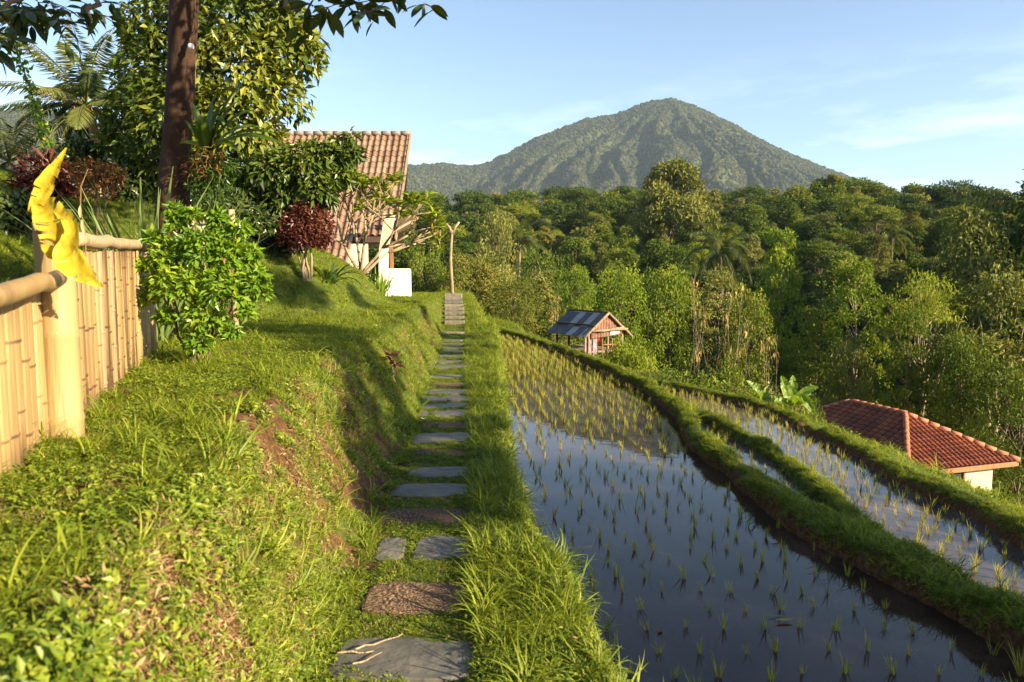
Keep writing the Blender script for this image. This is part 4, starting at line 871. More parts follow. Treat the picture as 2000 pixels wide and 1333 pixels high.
for i, (sx, sy, rx, ry, k) in enumerate(stone_xy):
    o = link('stepping_stone', stone_mesh(rx, ry, .07, 900 + i, M[{'s': 'slate', 'p': 'pebble', 'd': 'sandstone'}[k]]), pth)
    o.location = (sx, sy, float(path_z(sy)) + 0.014); o.rotation_euler = (0, 0, random.uniform(-.06, .06))
# concrete steps where the path climbs to the lawn
for i, (yy, wd, dp) in enumerate([(21.2, .62, .34), (21.9, .62, .34), (22.6, .64, .36), (23.3, .64, .36), (24.0, .66, .40), (24.8, .66, .46), (25.7, .62, .5)]):
    xc = (float(tab(yy, PATH_L)) + float(tab(yy, PATH_R))) / 2; zt = float(path_z(yy + .2)) + .05
    mb = MB(); box(mb, (0, 0, -.09), wd, dp, .18, None, .5, 0, .012); o = mb.build('stone_step', M['sandstone' if i < 5 else 'slate'], pth); o.location = (xc, yy, zt)
mb = MB(); box(mb, (0, 0, -.2), .66, .5, .42, None, .5, 0, .015); o = mb.build('stone_step', M['sandstone'], pth); o.location = (-2.27, 26.6, 1.12)

# fallen leaves and litter
def leaf_thing(name, label, p, L, W, mat, az, cat='leaf', group=None, curl=.15):
    mb = MB(); t = np.linspace(0, 1, 6); w = W * np.sin(np.clip(t * PI, .12, PI - .05)) ** .8
    P = np.stack([(t - .5) * L * math.cos(az), (t - .5) * L * math.sin(az), curl * L * (t - .5) ** 2 * 2], -1)
    strip(mb, P, w, (0, 0, 1), .15, .6); o = mb.build(name, mat); o.location = tuple(p); return tag(o, label, cat, group)
leaf_thing('fallen_leaf', 'withered orange-brown leaf floating on the dark paddy water', gnd(1532, 1212, WZ1 + .012), .11, .035, M['brown_leaf'], .1)
leaf_thing('fallen_leaf', 'pale green strip of leaf floating beside the orange-brown one', gnd(1517, 1204, WZ1 + .008), .13, .018, M['strap'], -.05)
leaf_thing('fallen_leaf', 'small reddish leaf floating among seedlings left of the orange-brown one', gnd(1289, 1230, WZ1 + .01), .05, .03, M['rust_leaf'], 1.0)
p = pick(828, 826); leaf_thing('paper_scrap', 'small white scrap lying on the brown stone of the path', (p[0], p[1], .045), .07, .05, M['litter'], .2, 'litter', None, .6)
p = pick(560, 1225); 
for i, (a_, b_) in enumerate([((690, 1268), (795, 1238)), ((665, 1276), (730, 1275)), ((690, 1300), (745, 1278))]):
    q0, q1 = gnd(*a_, .035), gnd(*b_, .035); mb = MB(); t = np.linspace(0, 1, 6)[:, None]
    tube(mb, q0 + (q1 - q0) * t + rng.normal(0, .006, (6, 3)) * [1, 1, .3], [.004, .004, .0035, .003, .0025, .0015], 5); o = mb.build('dry_twig', M['rail_wood']); tag(o, 'dry pale twig lying on the nearest grey stone slab', 'twig', 'dry twigs on the nearest slab')

# ------------------------------------------------------------------ rice seedlings
def seedling(seed):
    q = random.Random(seed); mb = MB(); n = q.randint(7, 12)
    for i in range(n):
        arc_leaf(mb, (q.uniform(-.012, .012), q.uniform(-.012, .012), -.05), q.uniform(0, 2 * PI), q.uniform(.11, .19), q.uniform(.005, .009), q.uniform(71, 90), q.uniform(0, 28), 3, q.uniform(.1, .9), fold=.25)
    return mb.mesh('rice_seedling', M['rice'])
SEED = [seedling(i) for i in range(14)]
pts = []
for lo, hi, z, L_, R_, sp in [(2.6, 26.4, WZ1, lambda y: T(WATER_L)(y) + .10, lambda y: T(BUND1)(y) - .24, .235), (3.2, 15.6, WZ2, lambda y: max(T(BUND1)(y), T(BUND2)(y) if 4.2 < y < 12.2 else -9) + .20, lambda y: T(BUND3)(y) - .20, .205), (6.2, 11.5, WZ3, lambda y: T(BUND1)(y) + .24, lambda y: T(BUND2)(y) - .2, .21)]:
    y = lo
    while y < hi:
        s_ = sp * (.95 if z != WZ1 else .95 if y < 9 else .86)
        l_, r2 = L_(y), R_(y); k0 = math.floor((l_ + .09 * y) / s_)
        for k in range(0, 24):
            xx = (k0 + k) * s_ - .09 * y + random.gauss(0, .028); yy = y + random.gauss(0, .022)
            if l_ < xx < r2 and random.random() < .95: pts.append((xx, yy, z))
        y += s_ * 1.05
pts = np.array(pts); sz = 1 / np.hypot(pts[:, 0], pts[:, 1]); inview = (np.abs(pts[:, 0]) < .74 * pts[:, 1]) & (pts[:, 1] > 2.85)
order = [i for i in np.argsort(-sz) if inview[i]]; near_ = order[:300]; rest = [i for i in range(len(pts)) if i not in set(near_) and pts[i, 1] > 2.2]
print('seedlings', len(pts))
for i in near_:
    o = link('rice_seedling', SEED[random.randrange(14)]); o.location = tuple(pts[i]); s = random.uniform(.62, 1.08) * (1 if pts[i, 2] == WZ1 else 1.15); o.scale = (s, s, s * random.uniform(.8, 1.1)); o.rotation_euler = (random.gauss(0, .12), random.gauss(0, .12), random.uniform(0, 6.28))
    up_ = pts[i, 2] == WZ1
    tag(o, 'small green rice seedling standing in the shallow water of the upper paddy' if up_ else 'small yellow-green rice seedling standing in a lower paddy beyond the inner bund', 'seedling', 'rice seedlings planted in the upper paddy' if up_ else 'rice seedlings planted in the lower paddies')
rp_ = pts[rest]; scatter('rice_seedlings', 'rows of rice seedlings further off in the paddies', rp_, nrm(np.stack([rng.normal(0, .1, len(rp_)), rng.normal(0, .1, len(rp_)), np.ones(len(rp_))], -1)), rng.uniform(0, 6.28, len(rp_)), rng.uniform(.75, 1.2, len(rp_)) * (1 + .012 * rp_[:, 1]), rng.integers(0, 14, len(rp_)), SEED)

# ------------------------------------------------------------------ bamboo fence
F0, F1 = np.array([-1.20, 0.95]), np.array([-3.34, 6.28])
fdir = nrm(F1 - F0); fnor = np.array([fdir[1], -fdir[0]])          # faces the path
def fpt(Y): return F0 + fdir * (Y - F0[1]) / fdir[1]
fence = thing('bamboo_fence', 'yellow bamboo slat fence with stout post and log rails on the left bank', 'fence', (*fpt(2.9), .9))
fO = np.array(fence.location)
def slat_mesh(w, h, seed, mat):
    q = random.Random(seed); mb = MB(); nodes = []; z = -q.uniform(0, .25)
    zs = [0.0]
    while True:
        z += q.uniform(.22, .34)
        if z > h - .03: break
        if z > .03: zs += [z - .010, z, z + .010]; nodes.append(z)
    zs.append(h + q.uniform(-.008, .008)); prof = [(-.5, 0), (-.36, .09), (0, .14), (.36, .09), (.5, 0)]
    V = []
    for z in zs:
        k = 1.05 if any(abs(z - n_) < .002 for n_ in nodes) else .985; b_ = .004 if k > 1 else 0
        V += [[px_ * w * k, -(d_ * w + b_), z] for px_, d_ in prof] + [[.5 * w * k, .008, z], [-.5 * w * k, .008, z]]
    m_ = 7; F = [[i * m_ + j, i * m_ + (j + 1) % m_, (i + 1) * m_ + (j + 1) % m_, (i + 1) * m_ + j] for i in range(len(zs) - 1) for j in range(m_)]
    F += [list(range(m_))[::-1], [(len(zs) - 1) * m_ + j for j in range(m_)]]
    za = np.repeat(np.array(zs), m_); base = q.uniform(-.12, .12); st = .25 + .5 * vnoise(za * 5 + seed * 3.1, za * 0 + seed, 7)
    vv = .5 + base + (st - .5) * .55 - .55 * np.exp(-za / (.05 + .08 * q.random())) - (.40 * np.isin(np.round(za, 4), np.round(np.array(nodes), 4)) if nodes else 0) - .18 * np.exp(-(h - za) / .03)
    mb.add(V, F, vv); return mb.mesh('slat', mat)
fang = math.atan2(fdir[1], fdir[0])
Y = 1.05; i = 0
while Y < 6.26:
    w = random.uniform(.062, .10)
    if not (2.84 < Y < 2.98):
        p = fpt(Y); gz = hgt(p[0] + .05, Y)
        top = (tab(Y, [(1, 1.40), (2.2, 1.545), (2.85, 1.60)]) if Y < 2.9 else tab(Y, [(2.95, 1.735), (3.6, 1.755), (6.3, 1.885)]))
        b0 = gz - .03; grey = random.random() < .07 or 4.02 < Y < 4.12
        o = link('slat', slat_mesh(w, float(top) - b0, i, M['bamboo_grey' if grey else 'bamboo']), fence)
        o.location = (p[0] - fO[0], p[1] - fO[1], b0 - fO[2]); o.rotation_euler = (random.gauss(0, .008), random.gauss(0, .012), fang)
        if grey: o['label'] = 'weathered grey-brown slat'
    Y += (w + .002) * fdir[1]; i += 1
pp = fpt(2.86) + fnor * .055
mb = MB(); zt = 1.80; zb = hgt(*pp) - .1
tube(mb, [(0, 0, z) for z in (zb, 1.0, 1.02, 1.04, 1.36, 1.38, 1.40, 1.66, zt)], [.074, .074, .079, .074, .073, .078, .073, .072, .074], 16, cap=False)
a = np.arange(16) * 2 * PI / 16; zz_ = zt + np.where((a > 1.0) & (a < 3.6), .05, -.01) + rng.uniform(-.02, .02, 16)
ro = np.stack([.074 * np.cos(a), .074 * np.sin(a), zz_], -1); ri = ro * [.82, .82, 1]; rb = np.stack([.058 * np.cos(a), .058 * np.sin(a), np.full(16, zt - .14)], -1); lo_ = ro.copy(); lo_[:, 2] = zt - .001
V = np.concatenate([lo_, ro, ri, rb]); mb.add(V, [[r * 16 + j, r * 16 + (j + 1) % 16, r * 16 + 16 + (j + 1) % 16, r * 16 + 16 + j] for r in range(2) for j in range(16)]); 
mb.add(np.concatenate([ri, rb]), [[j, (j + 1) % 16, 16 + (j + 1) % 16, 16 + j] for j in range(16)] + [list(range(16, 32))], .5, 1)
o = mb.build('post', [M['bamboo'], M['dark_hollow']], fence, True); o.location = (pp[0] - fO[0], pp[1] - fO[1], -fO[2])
def rail(Ya, Yb, za, zb_, r, mat, off, lab=None, taper=1.0):
    a_, b_ = fpt(Ya) + fnor * off, fpt(Yb) + fnor * off; mb = MB(); t = np.linspace(0, 1, 14)
    P = np.stack([a_[0] + (b_[0] - a_[0]) * t, a_[1] + (b_[1] - a_[1]) * t, za + (zb_ - za) * t + rng.normal(0, .004, 14)], -1) - fO
    rr = r * (1 + (taper - 1) * t); rr[0] *= .93; rr[-1] *= .93
    tube(mb, P, rr, 14); o = mb.build('rail', mat, fence, True)
    if lab: o['label'] = lab
rail(1.0, 2.80, 1.475, 1.613, .036, M['bamboo'], .075, 'smooth pale bamboo rail with a cut round end')
rail(3.30, 6.45, 1.80, 1.925, .040, M['rail_wood'], .02, 'rough weathered log rail along the top', .95)
rail(3.1, 6.2, 1.12, 1.2, .03, M['bamboo_grey'], -.045)
rail(1.0, 2.8, 1.1, 1.12, .03, M['bamboo_grey'], -.045)
ep = fpt(6.36); mb = MB(); tube(mb, [(0, 0, .8), (0, 0, 1.84)], .045, 10); o = mb.build('post', M['bamboo_grey'], fence, True); o.location = (ep[0] - fO[0], ep[1] - fO[1], -fO[2])

# the dry banana leaf hung over the post
DY = 2.74
def px_strip(mb, pts, nor, fold, v, mi=0):
    P = [at(a_, b_, DY + c_) for a_, b_, w_, c_ in pts]; w = [w_ * DY / FPX for a_, b_, w_, c_ in pts]
    P = np.array(P); t = np.linspace(0, 1, len(P)); tt = np.linspace(0, 1, len(P) * 3)
    crumple(mb, P, w, nor, len(pts) * 7 + int(pts[0][0]), .075, mi)
yl = thing('banana_leaf', 'withered bright yellow leaf draped over the bamboo post', 'leaf', at(105, 470, DY)); yO = np.array(yl.location)
mb = MB(); px_strip(mb, [(62, 418, 14, 0), (78, 392, 30, .0), (92, 362, 34, .01), (106, 334, 22, .02), (119, 310, 12, .03), (131, 288, 3, .04)], (.35, -1, .25), .25, .55); o = mb.build('upright_blade', M['yellow'], yl, True); o.location = -yO
mb = MB(); px_strip(mb, [(80, 398, 26, .02), (98, 418, 52, -.02), (108, 445, 58, -.05), (112, 470, 50, -.05), (106, 492, 36, -.03), (102, 508, 12, -.02)], (.2, -1, .35), .28, .75); o = mb.build('folded_blade', M['yellow'], yl, True); o.location = -yO
mb = MB(); px_strip(mb, [(116, 412, 16, -.01), (134, 426, 26, -.05), (143, 452, 26, -.07), (140, 478, 34, -.07), (132, 498, 44, -.07), (146, 514, 56, -.08), (162, 532, 46, -.09), (183, 548, 26, -.1), (204, 564, 4, -.1)], (.1, -1, .3), .22, .6); o = mb.build('hanging_tail', M['yellow'], yl, True); o.location = -yO
# thin stalk with a papery sheath in front of the garden
st = thing('dry_stalk', 'thin pale dry stalk with papery sheaths beside the yellow leaf', 'stalk', at(164, 492, 3.5)); sO = np.array(st.location)
mb = MB(); tube(mb, [at(168, 505, 3.5) - sO, at(166, 450, 3.5) - sO, at(157, 410, 3.48) - sO, at(158, 365, 3.5) - sO, at(172, 330, 3.55) - sO], [.003, .003, .0025, .002, .0012], 5); mb.build('stem', M['straw'], st)
for a_, b_ in (((157, 402), (157, 426)), ((160, 430), (165, 458))):
    mb = MB(); P = [at(a_[0] + (b_[0] - a_[0]) * t, a_[1] + (b_[1] - a_[1]) * t, 3.47) - sO for t in np.linspace(0, 1, 5)]; strip(mb, P, [.004, .014, .018, .014, .003], (.3, -1, .2), .3, .9); mb.build('sheath', M['straw'], st)

# ------------------------------------------------------------------ bush in front of the fence end
def leafy(name, label, cat, loc, blobs, leaf, L, Wd, n, stems=6, stem_r=.012, group=None, bark='bark_dull', v0=.45, droop=.3, zlo=-.5, stemmat=None):
    t = thing(name, label, cat, loc, 0, group); cr, sm = MB(), MB()
    for (bx, by, bz, rx, ry, rz, share) in blobs: clump_leaves(cr, (bx, by, bz), (rx, ry, rz), int(n * share), L, Wd, v0 + random.uniform(-.12, .12), droop, .45, zlo)
    for i in range(stems):
        b_ = blobs[i % len(blobs)]; limb(sm, (random.uniform(-.06, .06), random.uniform(-.06, .06), -.06), (b_[0] + random.uniform(-.4, .4) * b_[3], b_[1] + random.uniform(-.4, .4) * b_[4], b_[2] + random.uniform(-.2, .6) * b_[5]), stem_r, stem_r * .35, 6, n=6)
    sm.build('stem', M[bark], t, True); cr.build('foliage', M[leaf], t); return t
def blobs_px(O, Y, lst):
    """(px, py, radius px, depth offset, share) -> ellipsoids relative to O"""
    r = []
    for px, py, rad, dy, sh in lst:
        p = at(px, py, Y + dy) - O; q = rad * (Y + dy) / FPX; r.append((p[0], p[1], p[2], q, q * .9, q * .9, sh))
    return r
bo = np.array([*gnd(383, 690, .92)[:2], 0]); bo = np.array([-2.62, 5.62, hgt(-2.62, 5.62)])
bl = blobs_px(bo, 5.6, [(330, 500, 48, .05, .14), (400, 490, 58, 0, .2), (455, 505, 50, .05, .16), (360, 560, 62, -.05, .2), (440, 570, 62, -.05, .2), (490, 560, 34, 0, .07), (400, 625, 45, -.05, .1), (345, 440, 22, .05, .04), (430, 445, 28, .05, .05), (310, 560, 34, .1, .07), (385, 672, 30, -.1, .05)])
random.seed(31)
bl = [(b_[0], b_[1], b_[2], b_[3] * random.uniform(.72, 1.0), b_[4] * random.uniform(.7, 1.0), b_[5] * random.uniform(.72, 1.0), b_[6] * .8) for b_ in bl] + blobs_px(bo, 5.6, [(340, 412, 11, .05, .025), (352, 424, 14, .05, .03), (300, 468, 14, 0, .03), (425, 425, 12, 0, .03), (470, 448, 15, 0, .03), (508, 540, 13, 0, .03), (512, 575, 12, 0, .025), (285, 520, 13, 0, .03), (290, 585, 12, 0, .025), (480, 612, 16, 0, .03), (325, 620, 15, 0, .03), (450, 650, 14, -.05, .03), (380, 420, 10, 0, .02), (495, 500, 12, 0, .025)])
bush = leafy('bush', 'rounded bright green bush with pink buds at the end of the bamboo fence', 'bush', bo, bl, 'bush', .072, .036, 3300, 12, .016, v0=.5)
for i, (px, py) in enumerate([(452, 534), (438, 512)]):
    mb = MB(); p = at(px, py, 5.2) - bo; kites(mb, np.tile(p, (6, 1)), np.stack([np.cos(np.arange(6)) * .5, np.sin(np.arange(6)) * .5, np.ones(6)], -1), rng.normal(0, 1, (6, 3)), .034, .018, .2, rng.random(6)); mb.build('flower', M['flower'], bush)

# ------------------------------------------------------------------ big foreground tree
bx, by = at(345, 380, 8.5)[:2]; bz = hgt(bx, by); tO = np.array([bx, by, bz])
big = thing('shade_tree', 'big brown-trunked shade tree with dark leathery leaves hanging into the top', 'tree', tO)
mb = MB(); tp = [at(337, 420, 8.5), at(340, 375, 8.5), at(345, 290, 8.5), at(351, 200, 8.48), at(356, 100, 8.45), at(360, 0, 8.4), at(364, -150, 8.35), at(372, -420, 8.3)]
tp = np.array([np.array([tp[0][0], tp[0][1], bz - .2])] + [np.array(q) for q in tp]); t_ = np.linspace(0, 1, 90); ti = np.linspace(0, 1, len(tp))
TP = np.stack([np.interp(t_, ti, tp[:, k]) for k in range(3)], -1); TP[:, :2] += rng.normal(0, .002, (90, 2))
rr = np.interp(TP[:, 2], [bz - .2, 2.6, 3.2, 5, 8], [.225, .19, .165, .158, .12]) * (1 + 0 * TP[:, 2])
tube(mb, TP - tO, rr, 26)
V_ = mb.V[-1]; ax_ = np.stack([np.interp(V_[:, 2], (TP - tO)[:, 2], (TP - tO)[:, k]) for k in range(2)], -1); dv = V_[:, :2] - ax_; an = np.arctan2(dv[:, 1], dv[:, 0])
V_[:, :2] = ax_ + dv * (1 + .16 * (fbm(np.cos(an) * 1.6 + 5, V_[:, 2] * 1.4 + np.sin(an) * 1.6, 4, 88) - .5) + .10 * (fbm(np.cos(an) * 5 + 9, V_[:, 2] * 5 + np.sin(an) * 5, 3, 89) - .5) + .35 * np.exp(-np.maximum(V_[:, 2], 0) * 2.2) * (.5 + .5 * np.cos(an * 5)))[:, None]
trunk = mb.build('trunk', M['bark'], big, True)
crownL, crownB = MB(), MB(); topj = TP[-1]
limbs = [[TP[76], at(250, -260, 7.0), at(150, -150, 5.8), at(60, -30, 5.2), at(-60, 60, 4.9)], [TP[76], at(300, -280, 7.0), at(240, -90, 5.6), at(200, -20, 5.0), at(165, 40, 4.8)], [TP[81], at(480, -330, 6.8), at(560, -160, 5.6), at(640, -60, 4.9), at(700, -10, 4.6)], [TP[81], at(520, -420, 6.6), at(680, -240, 5.4), at(780, -90, 4.8), at(830, -20, 4.6)],
         [TP[78], at(420, -360, 6.6), at(480, -160, 5.5), at(540, -40, 4.9), at(590, 20, 4.7)], [TP[83], TP[83] + [2, 1.5, 1.2]], [TP[83], TP[83] + [-2, 1.2, 1.4]], [TP[83], TP[83] + [-.4, -2, 1.6]], [TP[85], TP[85] + [.6, 2.2, 1.8]], [TP[85], TP[85] + [-2.4, -.8, .8]]]
for q in limbs:
    q = np.array(q); s_ = np.linspace(0, 1, 16); si = np.linspace(0, 1, len(q)); P = np.stack([np.interp(s_, si, q[:, k]) for k in range(3)], -1); P[1:] += rng.normal(0, .025, (15, 3))
    tube(crownB, P - tO, np.linspace(.075, .010, 16), 7)
def leaf_spray(p, n, L, spread, v=.4):
    az = rng.uniform(0, 2 * PI, n); el = rng.uniform(-.9, .35, n); ax = np.stack([np.cos(az) * np.cos(el), np.sin(az) * np.cos(el), np.sin(el)], -1)
    for i in range(n):
        b_ = np.asarray(p) + ax[i] * spread * random.uniform(.2, 1); q = b_ + np.array([ax[i][0], ax[i][1], ax[i][2]]) * L * np.linspace(0, 1, 6)[:, None] + np.array([0, 0, -.25]) * L * (np.linspace(0, 1, 6) ** 2)[:, None]
        strip(crownL, q - tO, L * .46 * np.array([.12, .72, 1.0, .95, .66, .05]) * random.uniform(.8, 1.1), (random.gauss(0, .5), random.gauss(0, .5), 1), .10, v + random.uniform(-.25, .25))
        tube(crownB, [np.asarray(p) - tO, b_ - tO], [.004, .003], 4)
sprays = [(10, 40, 9), (45, 20, 12), (85, 20, 12), (120, 15, 10), (60, 45, 7), (15, 75, 5), (95, 45, 6), (150, 25, 8), (-20, 60, 9), (-25, 20, 10), (170, 8, 6), (120, 70, 3), (40, 5, 8), (75, 5, 8), (0, 10, 9), (110, 40, 6), (50, 35, 10), (215, 5, 4), (200, 30, 4), (240, 12, 3), (135, 45, 6), (-10, 90, 6), (20, 50, 6),
          (545, 10, 6), (590, 45, 5), (605, 8, 7), (640, 15, 6), (680, 10, 6), (715, 25, 6), (745, 12, 7), (705, 5, 7), (830, 8, 5), (845, 20, 2), (560, -10, 6), (620, -10, 6), (760, -12, 6), (800, -20, 4), (735, 35, 2), (610, 62, 2)]
for px, py, n_ in sprays:
    p_ = at(px, py, random.uniform(4.5, 5.0) if px > 400 else random.uniform(4.7, 5.6)); leaf_spray(p_, n_ if px > 400 else int(n_ * 1.15), .128, .055 if px > 400 else .07)
    for k_ in (1.9, 2.6): clump_leaves(crownL, p_ + SUNV * k_ - tO, (.24, .24, .2), 20, .15, .08, .4, .4)  # unseen leaf clumps added toward the sun to keep the sprays dark
for px, py in [(20, 380), (50, 420), (90, 400), (30, 470), (110, 440), (170, 420), (220, 420), (260, 400), (200, 385), (10, 430), (60, 380), (140, 400), (330, 300), (350, 220), (320, 350), (420, 260)]:  # out-of-view crown clumps added to cast shade on the garden and trunk
    q_ = (pick(px, py) if px < 300 else at(px, py, 8.4)) + SUNV * (9.5 if px < 300 else 5.5) - tO; limb(crownB, TP[85] - tO, q_, .05, .012, 5); clump_leaves(crownL, q_, (.5, .5, .42), 110, .15, .08, .4, .4)
for c_ in ([0, 0, 1.0], [1.8, 1.2, 1.0], [-1.8, 1.0, 1.2], [-.4, -1.8, 1.4], [.6, 2.0, 1.6], [-2.2, -.8, .8], [.9, -.9, 1.8]):
    clump_leaves(crownL, TP[83] + np.array(c_) - tO, (1.3, 1.3, .9), 520, .15, .07, .4, .4)
crownB.build('limb', M['bark_dull'], big, True); crownL.build('crown', M['jack'], big)

# things fixed to the trunk
lp = at(373, 91, 8.22); lo = thing('lamp_bulb', 'small round white bulb on a cord fixed to the big trunk', 'lamp', lp)
mb = MB(); ph = np.linspace(0, PI, 9); 
for_r = [[math.sin(a_) * .035 * math.cos(b_), math.sin(a_) * .035 * math.sin(b_), math.cos(a_) * .038] for a_ in ph for b_ in np.arange(12) * 2 * PI / 12]
mb.add(for_r, [[i * 12 + j, i * 12 + (j + 1) % 12, i * 12 + 12 + (j + 1) % 12, i * 12 + 12 + j] for i in range(8) for j in range(12)]); mb.build('bulb', M['plastic'], lo, True)
mb = MB(); tube(mb, [(0, 0, .035), (0, 0, .09)], .018, 8); tube(mb, [(0, .0, .09), (.01, .1, .25), (.01, .14, .6)], .004, 5); mb.build('socket', M['timber_dark'], lo)
mb = MB(); tube(mb, [at(383, 105, 8.26) - lp, at(381, 170, 8.26) - lp], .003, 4); mb.build('cord', M['bark_pale'], lo)
fb = at(405, 300, 8.2); fern = thing('nest_fern', 'bird nest fern with long green blades growing on the side of the big trunk', 'fern', fb)
for i, (px, py, dz, w_) in enumerate([(478, 160, -.1, .085), (500, 215, -.05, .08), (470, 195, .1, .07), (445, 205, .05, .075), (375, 200, -.15, .07), (360, 235, -.1, .06), (515, 250, .1, .07), (425, 190, -.05, .07), (395, 225, -.2, .07), (555, 283, -.1, .06), (540, 262, .1, .06), (350, 280, -.2, .06), (470, 300, -.2, .05), (440, 240, -.25, .07), (415, 215, .15, .06)]):
    e_ = at(px, py, 8.2 + dz) - fb; t = np.linspace(0, 1, 8)[:, None]; P = e_ * t + np.array([0, 0, .10 + .1 * random.random()]) * np.sin(t * PI) * (1 if px > 420 else .4)
    mb = MB(); strip(mb, P, w_ * 1.45 * np.array([.35, .6, .85, 1, .98, .85, .55, .06]), (-.4 if px > 420 else .4, -.7, .8), .12, .35 + .4 * random.random()); mb.build('frond', M['fern'], fern, True)
mb = MB(); clump_leaves(mb, (0.0, .02, -.10), (.18, .16, .2), 160, .12, .02, .2, .5); mb.build('root_ball', M['brown_leaf'], fern)
eo = at(410, 345, 8.3); ep_ = thing('hanging_plant', 'shaggy dark green plant clinging below the fern on the big trunk', 'plant', eo)
mb = MB(); 
for px, py, r_2 in [(400, 320, .17), (420, 350, .2), (410, 385, .2), (390, 360, .14), (440, 330, .14)]: clump_leaves(mb, at(px, py, 8.3) - eo, (r_2, r_2, r_2), 220, .09, .022, .35, .6, .3)
mb.build('foliage', M['fern'], ep_); mb = MB(); clump_leaves(mb, at(385, 335, 8.25) - eo, (.16, .12, .22), 120, .10, .03, .3, .6); mb.build('dead_leaves', M['rust_leaf'], ep_)
# vine hanging from the branches at far left
vo = at(60, 170, 6.0); vine = thing('hanging_vine', 'long pale green vine hanging in front of the coconut palm', 'vine', vo)
mb = MB(); pts_ = np.array([at(px, py, 6.0) - vo for px, py in [(10, -40), (25, 80), (42, 125), (58, 170), (70, 210), (82, 250), (92, 282)]]); tube(mb, pts_, .006, 5); mb.build('stem', M['bark_dull'], vine)
mb = MB(); t = rng.random(330); tt = np.linspace(0, 1, len(pts_)); P = np.stack([np.interp(t, tt, pts_[:, k]) for k in range(3)], -1) + rng.normal(0, .022, (330, 3))
kites(mb, P, rng.normal(0, 1, (330, 3)) + [0, 0, -.7], rng.normal(0, 1, (330, 3)), .05, .03, .15, np.clip(.55 + rng.normal(0, .2, 330), 0, 1)); mb.build('foliage', M['bush'], vine)

# ------------------------------------------------------------------ garden plants behind the fence
def strap_clump(name, label, O, n, L, W, mat, rise=(55, 88), droop=(10, 60), r0=.12, group=None, seg=6, each=True, v=(.2, .85)):
    t = thing(name, label, 'plant', O, 0, group)
    for i in range(n):
        mb = MB(); a_ = random.uniform(0, 2 * PI); q = r0 * math.sqrt(random.random())
        arc_leaf(mb, (q * math.cos(a_), q * math.sin(a_), 0), a_ + random.gauss(0, .5), L * random.uniform(.6, 1.1), W * random.uniform(.75, 1.15), random.uniform(*rise), random.uniform(*droop), seg, random.uniform(*v), fold=.18)
        mb.build('leaf', M[mat], t, True)
    return t
def gp(px, py, Y, dz=0.0):
    p = at(px, py, Y); return np.array([p[0], p[1], hgt(p[0], p[1]) + dz])
strap_clump('strap_plant', 'large clump of grey-green strap leaves behind the fence rail', gp(285, 460, 7.4), 120, 1.75, .05, 'strap', (52, 88), (5, 50), .34)
strap_clump('strap_plant', 'smaller clump of grey-green strap leaves at the foot of the big trunk', gp(345, 440, 7.9), 36, 1.6, .042, 'strap', (60, 88), (5, 55), .2)
def palm(name, label, base, head, nf, L, up=(-35, 75), trunk_r=(.17, .12), leaflets=26, nuts=True, W_=.05, ll=.42, cat='palm'):
    base, head = np.asarray(base, float), np.asarray(head, float); t = thing(name, label, cat, base)
    if np.linalg.norm(head - base) > .6:
        mb = MB(); s = np.linspace(0, 1, 24); P = (head - base) * s[:, None] + np.array([.25, 0, 0]) * np.sin(s * PI)[:, None]; P[0, 2] -= .3
        tube(mb, P, np.interp(s, [0, .1, 1], [trunk_r[0] * 1.3, trunk_r[0], trunk_r[1]]) * (1 + .05 * (np.arange(24) % 2)), 10); mb.build('trunk', M['bark_pale'], t, True)
    h = head - base
    for i in range(nf):
        az = i * 2.39996 + random.uniform(-.25, .25); e0 = up[1] - (up[1] - up[0]) * (i / max(nf - 1, 1)) ** .9 + random.uniform(-8, 8); l_ = L * random.uniform(.85, 1.1)
        mb = MB(); seg = 9; P = [h.copy()]; e = e0; hd = np.array([math.cos(az), math.sin(az), 0])
        for k in range(seg): P.append(P[-1] + (hd * math.cos(R(e)) + np.array([0, 0, math.sin(R(e))])) * l_ / seg); e -= (75 if e0 > 10 else 45) / seg * (.5 + k / seg)
        P = np.array(P); tube(mb, P, np.linspace(.025, .006, seg + 1) * L / 2.6, 5, .7)
        n2_ = leaflets * 2; s = np.repeat(np.linspace(.14, .99, leaflets), 2); B = np.stack([np.interp(s * seg, np.arange(seg + 1), P[:, k]) for k in range(3)], -1)
        Tn = np.gradient(P, axis=0); tn = nrm(np.stack([np.interp(s * seg, np.arange(seg + 1), Tn[:, k]) for k in range(3)], -1)); sd = nrm(np.cross(tn, [0, 0, 1.0])) * np.tile([1, -1], leaflets)[:, None]
        ax = nrm(sd * 1.0 + tn * .75 + np.array([0, 0, -.85]) + rng.normal(0, .10, (n2_, 3))); lw = ll * (L / 2.6) * np.sin(np.clip(s * PI * .92 + .25, 0, PI)) * rng.uniform(.85, 1.1, n2_) + .08
        kites(mb, B, ax, np.cross(ax, sd) * np.tile([1, -1], leaflets)[:, None] + [0, 0, .4], lw, W_ * L / 2.6, .12, np.clip(random.uniform(.2, .75) + rng.normal(0, .1, n2_), 0, 1)); mb.build('frond', M['palm'], t)
    if nuts:
        for i in range(7):
            mb = MB(); c_ = h + [random.uniform(-.3, .3), random.uniform(-.3, .1), random.uniform(-.45, -.12)]; ph = np.linspace(0, PI, 7); th = np.arange(9) * 2 * PI / 9
            mb.add(c_ + np.array([[math.sin(a_) * math.cos(b_) * .12, math.sin(a_) * math.sin(b_) * .12, math.cos(a_) * .15] for a_ in ph for b_ in th]), [[i_ * 9 + j, i_ * 9 + (j + 1) % 9, i_ * 9 + 9 + (j + 1) % 9, i_ * 9 + 9 + j] for i_ in range(6) for j in range(9)]); mb.build('coconut', M['nut'], t, True)
    return t
